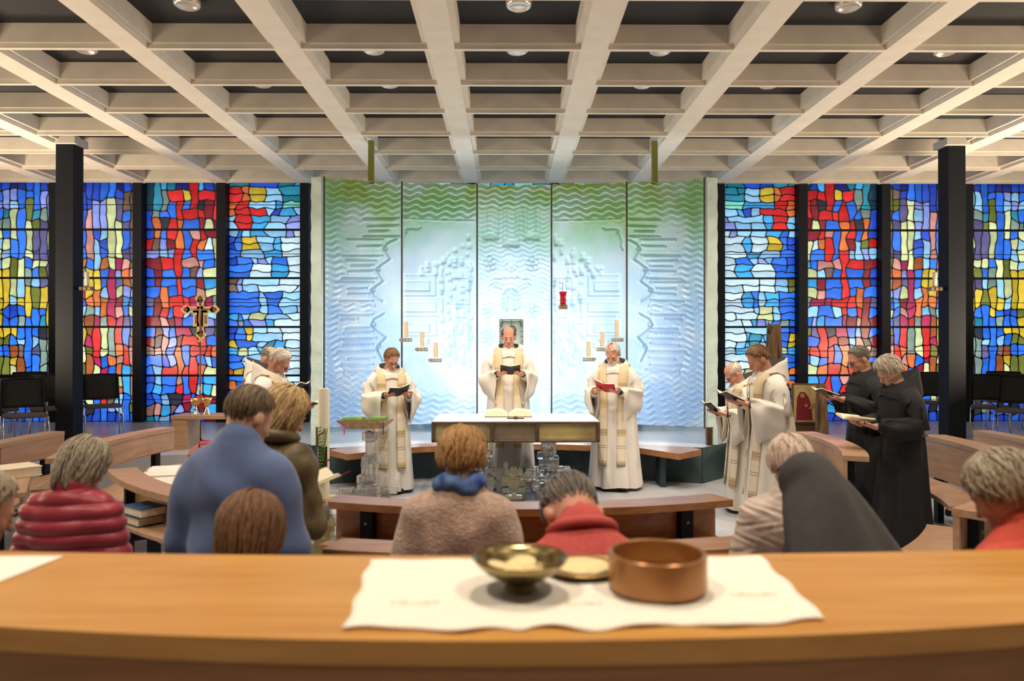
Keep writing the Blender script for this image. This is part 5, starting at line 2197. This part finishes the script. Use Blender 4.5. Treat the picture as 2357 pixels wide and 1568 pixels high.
def build_sleeve(P, s, E, W, m, root, seed, hang=.34, fat=1.0):
    R = np.random.RandomState(seed + 7 + s)
    S = P.L((s * .125, .02, 1.385))
    E, W = np.array(E, float), np.array(W, float)
    # path shoulder, mid, elbow, mid, wrist
    key = [S, S * .5 + E * .5 + np.array((s * .012, 0, .0)), E + np.array((s * .015, .01, 0)), E * .45 + W * .55, W * .93 + E * .07]
    up = [.070, .085, .075, .068, .058]
    dn = [.10, .13, .20 * fat, .29 * fat, hang]
    wd = [.085, .10, .10, .078, .052]
    nS, nA = 26, 30
    rings = []
    ph = R.uniform(0, 6.28, 4)
    for i in range(nS):
        t = i / (nS - 1) * 4
        q = min(int(t), 3)
        f = t - q
        f2 = f * f * (3 - 2 * f) if False else f
        c = key[q] * (1 - f2) + key[q + 1] * f2
        u = up[q] * (1 - f) + up[q + 1] * f
        d = dn[q] * (1 - f) + dn[q + 1] * f
        w = wd[q] * (1 - f) + wd[q + 1] * f
        nx = key[min(q + 1, 4)] - key[q] if f < .5 else key[min(q + 2, 4)] - key[min(q + 1, 3)]
        tg = nx.copy()
        if np.linalg.norm(tg) < 1e-6:
            tg = key[4] - key[3]
        # smooth tangent
        tg = (key[min(q + 1, 4)] - key[q]) * (1 - f) + (key[min(q + 2, 4)] - key[min(q + 1, 3)] if q < 3 else key[4] - key[3]) * f
        hz = np.array((tg[0], tg[1], 0))
        if np.linalg.norm(hz) < .05:
            hz = np.array((0, -1.0, 0)) * .3 + hz
        hz /= np.linalg.norm(hz)
        lat = np.array((-hz[1], hz[0], 0))
        mixv = min(1, t / 2.0)
        # near the shoulder the section stands across the arm; at the wrist it hangs straight down
        tn = tg / (np.linalg.norm(tg) + 1e-9)
        perp = np.array((0, 0, 1.0)) - tn * tn[2]
        perp = perp / (np.linalg.norm(perp) + 1e-9)
        vert = perp * (1 - mixv) + np.array((0, 0, 1.0)) * mixv
        vert /= np.linalg.norm(vert)
        ring = []
        for j in range(nA):
            a = 2 * math.pi * j / nA
            ca, sa = math.cos(a), math.sin(a)
            hgt = u * sa if sa > 0 else d * sa
            wl = w * (1 - .25 * max(0, -sa))
            fold = .012 * math.sin(3 * a + ph[0] + t * 1.7) + .010 * math.sin(5 * a + ph[1] - t * 2.3) + .008 * math.sin(t * 5 + 2 * a + ph[2])
            fold *= min(1, t / 1.2)
            p = c + lat * (ca * (wl + fold)) + vert * (hgt + fold * .4 * sa)
            # the hem runs back a little at the bottom
            if sa < 0:
                p = p - hz * (.05 * (-sa) * (t / 4) ** 2)
            ring.append(tuple(p * P.k))
        rings.append(ring)
    # turned hem: a thick rim that goes back inside
    last = rings[-1]
    cen = np.mean(np.array(last), 0)
    rings.append([tuple(cen + (np.array(p) - cen) * .90 + np.array((0, .004, 0))) for p in last])
    rings.append([tuple(cen + (np.array(p) - cen) * .86 + np.array((0, .05, 0.0))) for p in last])
    mb = MB().loft(rings, cap0=True, cap1=False)
    A0 = P.L((s * .12, .02, 1.37))
    pts = [A0, A0 * .45 + E * .55 + np.array((s * .02, 0, .03)), E + np.array((0, .01, .0)), E * .6 + W * .4, E * .15 + W * .85]
    mb.tube([tuple(q * P.k) for q in pts], [.095 * P.k, .088 * P.k, .080 * P.k, .066 * P.k, .048 * P.k], 18)
    o = mb.obj('sleeve', m, root, True)
    return o


def build_hood(P, m, lining, root, big=1.0):
    nA = 40
    rows = []
    for kk, (a, b, z, tilt, back) in enumerate(((.215, .155, 1.365, .02, .03), (.198, .150, 1.395, .03, .04), (.165, .140, 1.420, .045, .055), (.142, .132, 1.440, .07, .07), (.132, .126, 1.458, .092 * big, .08), (.120, .116, 1.464, .096 * big, .08), (.104, .104, 1.445, .08 * big, .06), (.092, .090, 1.41, .04, .02))):
        row = []
        for j in range(nA):
            t = 2 * math.pi * j / nA
            bk_ = (1 - math.cos(t)) / 2           # 0 front, 1 back
            x = a * math.sin(t)
            y = -b * math.cos(t) + .02 + back * bk_
            zz = z + tilt * bk_ - .035 * (1 - bk_) ** 3 * (kk > 2) - .05 * abs(math.sin(t)) * (kk < 2)
            zz += .004 * math.sin(5 * t + kk)
            row.append(tuple(P.L((x, y, zz)) * P.k))
        rows.append(row)
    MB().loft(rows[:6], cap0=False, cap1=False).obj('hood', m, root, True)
    MB().loft(rows[5:], cap0=False, cap1=False).obj('hood_lining', lining, root, True)


def held_book(loc_l, P, root_loc, rz, cov, label, w=.125, d=.20, tilt=.55, roll=0.0, thick=.014, pages=M_PAPER, vee=.22):
    """open book held in both hands, a thing of its own"""
    c, s = math.cos(rz), math.sin(rz)
    p = np.array(loc_l) * P.k
    loc = (root_loc[0] + c * p[0] - s * p[1], root_loc[1] + s * p[0] + c * p[1], root_loc[2] + p[2])
    e = empty('prayer_book', loc, 0, label=label, cat='book', group='open books held in the hands')
    e.rotation_euler = (Matrix.Rotation(rz, 4, 'Z') @ Matrix.Rotation(-tilt, 4, 'X') @ Matrix.Rotation(roll, 4, 'Y')).to_euler()
    for s_ in (-1, 1):
        M = Matrix.Rotation(-s_ * vee, 4, 'Y')
        MB().box((s_ * w / 2, 0, 0), (w, d, .005), M, bev=.0015).obj('cover', cov, e)
        n = 8
        rings = []
        for i in range(n + 1):
            t = i / n
            x = s_ * (w - .006) * t
            z = .003 + thick * (math.sin(min(1, t * 2.2) * math.pi / 2) ** .8) * (1 - .3 * t)
            rings.append([(x, -d / 2 + .005, .002), (x, d / 2 - .005, .002), (x, d / 2 - .005, z), (x, -d / 2 + .005, z)])
        if s_ < 0:
            rings = [r[::-1] for r in rings]
        MB().loft(rings, M=M).obj('page_block', pages, e)
    MB().box((.004, -d / 2 - .03, -.004), (.004, .10, .0015)).obj('ribbon', M_REDC, e)
    return e


def arms_for_book(bz=1.17, by=-.36, spread=.13):
    out = []
    for s in (-1, 1):
        E = (s * .255, .02, 1.10)
        W = (s * spread, by + .13, bz - .045)
        d = (-s * .45, -.85, .10)
        n = (0, .25, 1)
        out.append((E, W, d, n))
    return out


M_ROBE = mat('white_wool', (.71, .67, .61), .9, noise=.04, nscale=6, bump=.15, bscale=200)
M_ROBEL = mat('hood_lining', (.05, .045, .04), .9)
M_HABIT = mat('black_habit', (.018, .018, .021), .85, noise=.2, nscale=12, bump=.2, bscale=150)
M_SHOE = mat('black_leather', (.012, .012, .014), .3)


def shoes(P, root):
    for s in (-1, 1):
        pr = [('c', (s * .095, .05, .045), (s * .10, -.05, .045), .044, .045, .03), ('c', (s * .10, -.05, .040), (s * .108, -.155, .036), .044, .034, .03)]
        V, F = sdf_mesh(pr, .015, .02, cut=lambda X, Y, Z: .004 - Z + 0 * X + 0 * Y)
        mk('shoe', V * P.k, F, M_SHOE, root, True)


def cleric(loc, rz, H, lean, bow, yaw, label, hair, hairm, skn, robe=M_ROBE, glasses=False, beard=False, stole=True, seed=1, wide=1.0, book=None, bookpos=(0, -.36, 1.18), sleeves='wide', belt=False, hood=1.0, stole_kw=None, tilt=.55, roll=0.0):
    root = empty('person', loc, rz, label=label, cat='person')
    P = Pose(H, lean, bow, yaw)
    dy = -.93 * 0 + (P.L((0, 0, 1.1))[1])
    arms = arms_for_book(bookpos[2], bookpos[1])
    arms = [((E[0], E[1] + dy * .8, E[2]), W, d, n) for E, W, d, n in arms]
    if bookpos[0]:
        arms = [(E, (W[0] + bookpos[0], W[1], W[2]), d, n) for E, W, d, n in arms]
    build_body(P, arms, skin(skn), root, .0075, ra=.038)
    if hair:
        build_hair(P, hair, HM[hairm], root, seed)
    face_bits(P, root, HM[hairm], glasses=glasses)
    if beard:
        h = P.head
        pr = [('e', h((0, -.060, .020)), (.052, .046, .040), P.Rh, .02), ('e', h((.047, -.020, .052)), (.022, .045, .045), P.Rh, .02), ('e', h((-.047, -.020, .052)), (.022, .045, .045), P.Rh, .02),
              ('c', h((-.026, -.090, .052)), h((.026, -.090, .052)), .010, .010, .01), ('e', h((0, -.070, -.005)), (.036, .034, .030), P.Rh, .02)]
        sb = [('c', h((-.012, -.104, .040)), h((.012, -.104, .040)), .008, .008), ('e', h((0, -.10, .085)), (.030, .03, .028), P.Rh)]
        rb = np.random.RandomState(3)
        V, F = sdf_mesh(pr, .005, .02, sb, disp=lambda V, N: .0035 * np.sin(V[:, 0] * 420 + 3 * np.sin(V[:, 2] * 90)) * (.5 + .5 * np.sin(V[:, 1] * 300)))
        mk('beard', V * P.k, F, HM['white'], root, True)
    rb_ = build_robe(P, robe, root, seed, wide)
    for s, (E, W, d, n) in zip((-1, 1), arms):
        build_sleeve(P, s, E, W, robe, root, seed, hang=.36 if sleeves == 'wide' else .12, fat=1.0 if sleeves == 'wide' else .5)
        # dark cuff of the shirt below
        E_, W_ = np.array(E), np.array(W)
        MB().tube([tuple((E_ * .55 + W_ * .45) * P.k), tuple((W_ * .98 + E_ * .02) * P.k)], [.042 * P.k, .034 * P.k], 12).obj('cuff', M_HABIT, root, True)
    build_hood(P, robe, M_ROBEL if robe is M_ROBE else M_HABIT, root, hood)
    if stole:
        build_stole(P, root, wide, **(stole_kw or {}))
    if belt:
        a, b = robe_ab(1.0, wide)
        pts = [tuple(np.array((a * 1.03 * math.sin(t), -b * 1.03 * math.cos(t) + .012, 1.0)) * P.k) for t in np.linspace(0, 6.283, 40)]
        MB().tube(pts, .024, 8, flat=.35).obj('belt', mat('belt_leather', (.05, .06, .08), .4), root, True)
    shoes(P, root)
    if book:
        cov, lb, kw = book
        held_book(bookpos, P, loc, rz, cov, lb, tilt=tilt, roll=roll, **kw)
    return root


cleric((-1.42, 9.06, 0), D2(18), 1.79, .06, .50, .16, 'priest in white with spectacles reading from a black book left of the altar', 'short', 'lightbrown', 'ruddy', glasses=True, seed=2, wide=.98,
       book=(M_BLACKC, 'black open book held by the priest left of the altar', {}), bookpos=(.05, -.36, 1.20), roll=-.18, hood=.55)
cleric((.02, 9.52, .18), 0, 1.87, .02, .22, 0, 'balding priest in white standing behind the altar with an open book', 'ring', 'dark', 'ruddy', seed=3, wide=1.02,
       book=(M_BLACKC, 'dark open book held by the priest behind the altar', {}), bookpos=(.02, -.36, 1.20), hood=.55)
cleric((1.33, 9.24, 0), D2(-16), 1.86, .05, .50, -.16, 'white-bearded priest in white reading a red book right of the altar', 'receding', 'white', 'ruddy', beard=True, seed=4, wide=1.04,
       book=(M_REDC, 'red open book held by the bearded priest', {}), bookpos=(-.06, -.36, 1.19), roll=.22, hood=.55)
cleric((2.56, 8.0, 0), D2(-82), 1.66, .16, .55, 0, 'elderly bald priest with spectacles in white bending over a book on the right', 'ring', 'white', 'ruddy', glasses=True, seed=5, wide=1.0,
       book=(M_BLACKC, 'dark open book held low by the elderly bald priest', {'w': .13}), bookpos=(0, -.42, 1.15), tilt=.75)
cleric((2.58, 7.28, 0), D2(-86), 1.84, .13, .48, 0, 'young brown-haired priest in white with one hand on a book on the right', 'short', 'lightbrown', 'ruddy', seed=6, wide=1.06,
       book=(M_BLACKC, 'open book with cream pages before the young priest', {'w': .14, 'd': .22}), bookpos=(0, -.40, 1.20), tilt=.45)
cleric((-2.42, 7.62, 0), D2(84), 1.80, .10, .55, 0, 'white-haired priest with spectacles in white facing right, behind the blond woman', 'short', 'white', 'ruddy', glasses=True, seed=7, wide=1.04,
       book=(M_BLACKC, 'dark open book held level by the white-haired priest on the left', {}), bookpos=(0, -.42, 1.13), tilt=.25)
cleric((-2.72, 8.28, 0), D2(80), 1.82, .10, .45, 0, 'balding priest in white half hidden behind the white-haired priest', 'ring', 'grey', 'ruddy', glasses=True, seed=8, wide=1.0,
       book=(M_BLACKC, 'open book raised by the half hidden priest on the left', {}), bookpos=(0, -.44, 1.25), tilt=.55)
cleric((3.62, 7.50, 0), D2(-88), 1.82, .06, .40, 0, 'short-haired monk with spectacles in black habit, the farther of the two', 'crop', 'saltpep', 'ruddy', robe=M_HABIT, glasses=True, stole=False, seed=9, sleeves='narrow',
       book=(M_BLACKC, 'dark open book held by the farther monk in black', {}), bookpos=(0, -.42, 1.24), tilt=.35)
cleric((3.53, 6.66, 0), D2(-86), 1.74, .12, .55, 0, 'silver-haired monk in black habit with belt, the nearer of the two', 'curly', 'silver', 'pale', robe=M_HABIT, stole=False, seed=10, sleeves='narrow', belt=True, wide=.95,
       book=(M_PAPER, 'wide open book with cream pages held by the nearer monk in black', {'w': .15, 'd': .22}), bookpos=(0, -.44, 1.12), tilt=.12)

# ------------------------------------------------------------------ the congregation, seen from behind
def lay(loc, rz, H, lean, bow, yaw, label, hair, hairm, skn, cloth, clothname, seed=1, girth=1.0, disp=None, veil=False, wild=1.0, drop=0.0, collar=None, trous=(.03, .03, .04), res=.009, hairscale=1.0, shoulder=1.0):
    root = empty('person', loc, rz, label=label, cat='person')
    P = Pose(H, lean, bow, yaw, drop)
    L = P.L
    dy = P.L((0, 0, 1.1))[1]
    arms = []
    for s in (-1, 1):
        arms.append(((s * .245, .01 + dy, 1.09 - drop), (s * .09, -.24 + dy * .6, 1.06 - drop), (-s * .6, -.6, .15), (0, .2, 1)))
    build_body(P, arms, skin(skn), root, .0105)
    if hair:
        build_hair(P, hair, HM[hairm], root, seed, wild)
        face_bits(P, root, HM[hairm])
    g = girth
    pr = [('e', L((0, .015, 1.29)), (.185 * g * shoulder, .130 * g, .19), P.Rl, .06), ('e', L((0, .012, 1.06)), (.170 * g, .125 * g, .20), P.Rl, .06), ('e', L((0, .01, .899)), (.185 * g, .135 * g, .16), None, .06),
          ('c', L((-.13 * shoulder, .02, 1.372)), L((0, .02, 1.412)), .066 * g, .072 * g, .05), ('c', L((.13 * shoulder, .02, 1.372)), L((0, .02, 1.412)), .066 * g, .072 * g, .05), ('c', L((0, .03, 1.40)), L((0, .022, 1.492)), .092, .074, .05)]
    for s, (E, W, d, n) in zip((-1, 1), arms):
        S = L((s * .165 * shoulder, .02, 1.350))
        pr += [('c', S, np.array(E), .075 * g, .062 * g, .045), ('c', np.array(E), np.array(W) * .93 + np.array(E) * .07, .060 * g, .044 * g, .03)]
    V, F = sdf_mesh(pr, res, .04, [('e', P.head((0, .010, .06)), (.058, .054, .08), P.Rh, .01)], disp=disp)
    mk(clothname, V * P.k, F, cloth, root, True)
    pr = []
    for s in (-1, 1):
        pr += [('c', (s * .085, .0, .88 - drop), (s * .092, -.01 - drop * .9, .48 - drop * .3), .105, .075, .05), ('c', (s * .092, -.01 - drop * .9, .48 - drop * .3), (s * .096, .01, .10), .072, .062, .03)]
    V, F = sdf_mesh(pr, .026, .03)
    mk('trousers', V * P.k, F, mat('trousers_%d' % (int(trous[0] * 1000)), trous, .8), root, True)
    shoes(P, root)
    return root, P


def folds(a, f, sd):
    r = np.random.RandomState(sd).uniform(0, 6.28, 6)
    return lambda V, N: a * (np.sin(V[:, 2] * f + 2.2 * np.sin(V[:, 0] * 7 + r[0]) + r[1]) * np.sin(V[:, 0] * f * .5 + r[2] + V[:, 2] * 5) + .6 * np.sin(V[:, 0] * f * 1.3 + 3 * np.sin(V[:, 2] * 9 + r[3]) + r[4]))


def puffer(V, N):
    t = (V[:, 2] + .006 * np.sin(V[:, 0] * 9)) / .066
    return .017 * np.abs(np.sin(np.pi * t)) ** .7 - .010


def quilt(V, N):
    u = (V[:, 2] + V[:, 0] * .7) / .10
    v = (V[:, 2] - V[:, 0] * .7) / .10
    return .004 * (np.abs(np.sin(np.pi * u)) * np.abs(np.sin(np.pi * v))) ** .4 - .003 + .004 * np.sin(V[:, 0] * 60 + 5 * np.sin(V[:, 2] * 45)) * np.sin(V[:, 2] * 50 + 2)


M_SWB = mat('blue_knit', (.10, .145, .30), .92, noise=.14, nscale=9, bump=.25, bscale=220, sheen=.2)
lay((-1.03, 2.85, 0), D2(166), 1.68, .05, .42, -.28, 'dark-haired man in a blue sweater standing with bowed head', 'crop', 'greybrown', 'pale', M_SWB, 'sweater', 21, 1.14, folds(.010, 22, 3), trous=(.02, .025, .04), shoulder=1.02)
M_OLV = mat('olive_coat', (.105, .075, .030), .5, noise=.35, nscale=7, bump=.3, bscale=30)
r_, P_ = lay((-1.07, 3.38, 0), D2(156), 1.64, .07, .42, -.45, 'blond woman in an olive jacket beside the paschal candle', 'bob', 'blond', 'pale', M_OLV, 'jacket', 22, 1.12, folds(.017, 28, 5))
b = MB()
b.tube([tuple(P_.L((.115 * math.sin(t), .03 - .10 * math.cos(t), 1.455 + .03 * (1 - math.cos(t)) * .5)) * P_.k) for t in np.linspace(0, 6.283, 26)], .030, 8)
b.obj('collar', M_OLV, r_, True)
held_book((0.0, 0, 1.20), P_, (-.93, 3.72, -.02), D2(120), M_PAPER, 'cream open booklet held by the blond woman in olive', w=.12, d=.17, tilt=.3)
lay((-.75, 2.12, 0), D2(178), 1.64, .06, .35, 0, 'brown-haired person low in front of the blue sweater, only the hair showing', 'bob', 'brown', 'pale', mat('brown_cardigan', (.10, .05, .035), .9, noise=.2), 'cardigan', 23, 1.0, folds(.006, 25, 7), wild=.7, drop=.26)
M_PUF = mat('red_puffer', (.32, .036, .055), .42, noise=.15, nscale=10, spec=.4)
lay((-1.80, 3.1, 0), D2(172), 1.52, .06, .40, -.25, 'grey-haired woman in a dark red puffer jacket with her back turned', 'bob', 'greyb', 'pale', M_PUF, 'puffer_jacket', 24, 1.16, puffer, res=.008, drop=.10)
lay((-1.59, 2.16, 0), D2(150), 1.54, .06, .38, -.2, 'grey-haired person cut off by the left edge of the picture', 'short', 'greyb', 'ruddy', mat('dark_jacket', (.03, .03, .04), .8, noise=.2), 'jacket', 25, 1.0, folds(.006, 25, 9), drop=.09)
M_BEI = mat('beige_boucle', (.52, .36, .28), .95, noise=.22, nscale=40, bump=.8, bscale=90, sheen=.3)
r_, P_ = lay((-.18, 2.80, 0), D2(176), 1.57, .05, .36, -.08, 'short ginger-haired woman in a beige coat with blue scarf at the centre', 'curly', 'ginger', 'pale', M_BEI, 'coat', 26, 1.10, folds(.005, 30, 11), drop=.07)
V, F = sdf_mesh([('c', P_.L((.078 * math.sin(t), .022 - .075 * math.cos(t), 1.492 + .012 * math.sin(3 * t))), P_.L((.078 * math.sin(t + .33), .022 - .075 * math.cos(t + .33), 1.492 + .012 * math.sin(3 * t + 1))), .031, .031, .02) for t in np.linspace(0, 6.0, 19)], .006, .02, disp=folds(.004, 90, 2))
mk('scarf', V * P_.k, F, mat('blue_scarf', (.015, .05, .26), .8, col2=(.13, .22, .40), nscale=14), r_, True)
M_RED = mat('red_knit', (.52, .085, .075), .9, noise=.12, nscale=60, bump=.4, bscale=160)
r_, P_ = lay((.25, 2.05, 0), D2(186), 1.88, .42, .95, .1, 'balding grey-haired man in a red sweater with deeply bowed head', 'receding', 'saltpep', 'ruddy', M_RED, 'sweater', 27, 1.06, folds(.005, 28, 13), drop=.30)
b = MB()
b.tube([tuple(P_.L((.088 * math.sin(t), .026 - .085 * math.cos(t), 1.475 + .02 * (1 - math.cos(t)) * .5)) * P_.k) for t in np.linspace(0, 6.283, 26)], .017, 8)
b.obj('collar', M_RED, r_, True)
M_QLT = mat('beige_quilt', (.60, .49, .42), .6, noise=.15, nscale=12)
lay((1.14, 2.95, 0), D2(172), 1.52, .10, .36, 0, 'white-haired person in a beige quilted jacket beside the nun', 'curly', 'pinkwhite', 'pale', M_QLT, 'quilted_jacket', 28, 1.10, quilt, res=.008, drop=.08)
M_NUN = mat('nun_grey', (.055, .053, .052), .9, noise=.15, nscale=20)
r_, P_ = lay((1.16, 2.44, 0), D2(205), 1.60, .30, .45, 0, 'nun bending forward under a long dark grey veil', None, 'grey', 'pale', M_NUN, 'habit', 29, 1.06, folds(.006, 24, 15), drop=.14)
# veil: over the head and wide down the back
nA, nT = 40, 22
V, F = [], []
for i in range(nT + 1):
    t = i / nT
    for j in range(nA + 1):
        a = -2.1 + 4.2 * j / nA          # 0 = straight back
        if t < .42:
            th = t / .42 * 1.62
            p = HC + np.array((math.sin(a) * math.sin(th) * (HR[0] + .022), (math.cos(a) * math.sin(th)) * (HR[1] + .022) - .055 * (1 - t / .42) * 0, math.cos(th) * (HR[2] + .022)))
            if i == 0:
                p = HC + np.array((math.sin(a) * .055, -.055 + .02 * math.cos(a), HR[2] + .010))
            q = P_.head(p)
        else:
            u = (t - .42) / .58
            p0 = P_.head(HC + np.array((math.sin(a) * (HR[0] + .022), math.cos(a) * (HR[1] + .022), math.cos(1.62) * .11)))
            body = P_.L((math.sin(a * .8) * .36, .20 + .06 * math.cos(a) + .015 * math.sin(6 * a), 1.40 - .52 * 1.0))
            mid = P_.L((math.sin(a * .8) * .34, .15 + .06 * math.cos(a) - .05 * abs(math.sin(a)), 1.40))
            q = (1 - u) ** 2 * p0 + 2 * u * (1 - u) * (mid * .9 + p0 * .1) + u * u * body
            q = q + np.array((0, 1, 0)) * .016 * math.sin(7 * a + 2 * u) * u
        V.append(tuple(q * P_.k))
for i in range(nT):
    for j in range(nA):
        a = i * (nA + 1) + j
        F.append((a, a + nA + 1, a + nA + 2, a + 1))
o = mk('veil', V, F, M_NUN, r_, True)
o.modifiers.new('thickness', 'SOLIDIFY').thickness = .004
M_CORAL = mat('coral_fleece', (.62, .085, .055), .85, noise=.12, nscale=9, bump=.25, bscale=80)
lay((1.52, 2.11, 0), D2(200), 1.56, .12, .42, .25, 'curly grey-blond woman in a coral red jacket at the right edge', 'curly', 'greyb', 'ruddy', M_CORAL, 'jacket', 30, 1.10, folds(.006, 22, 17), drop=.05)
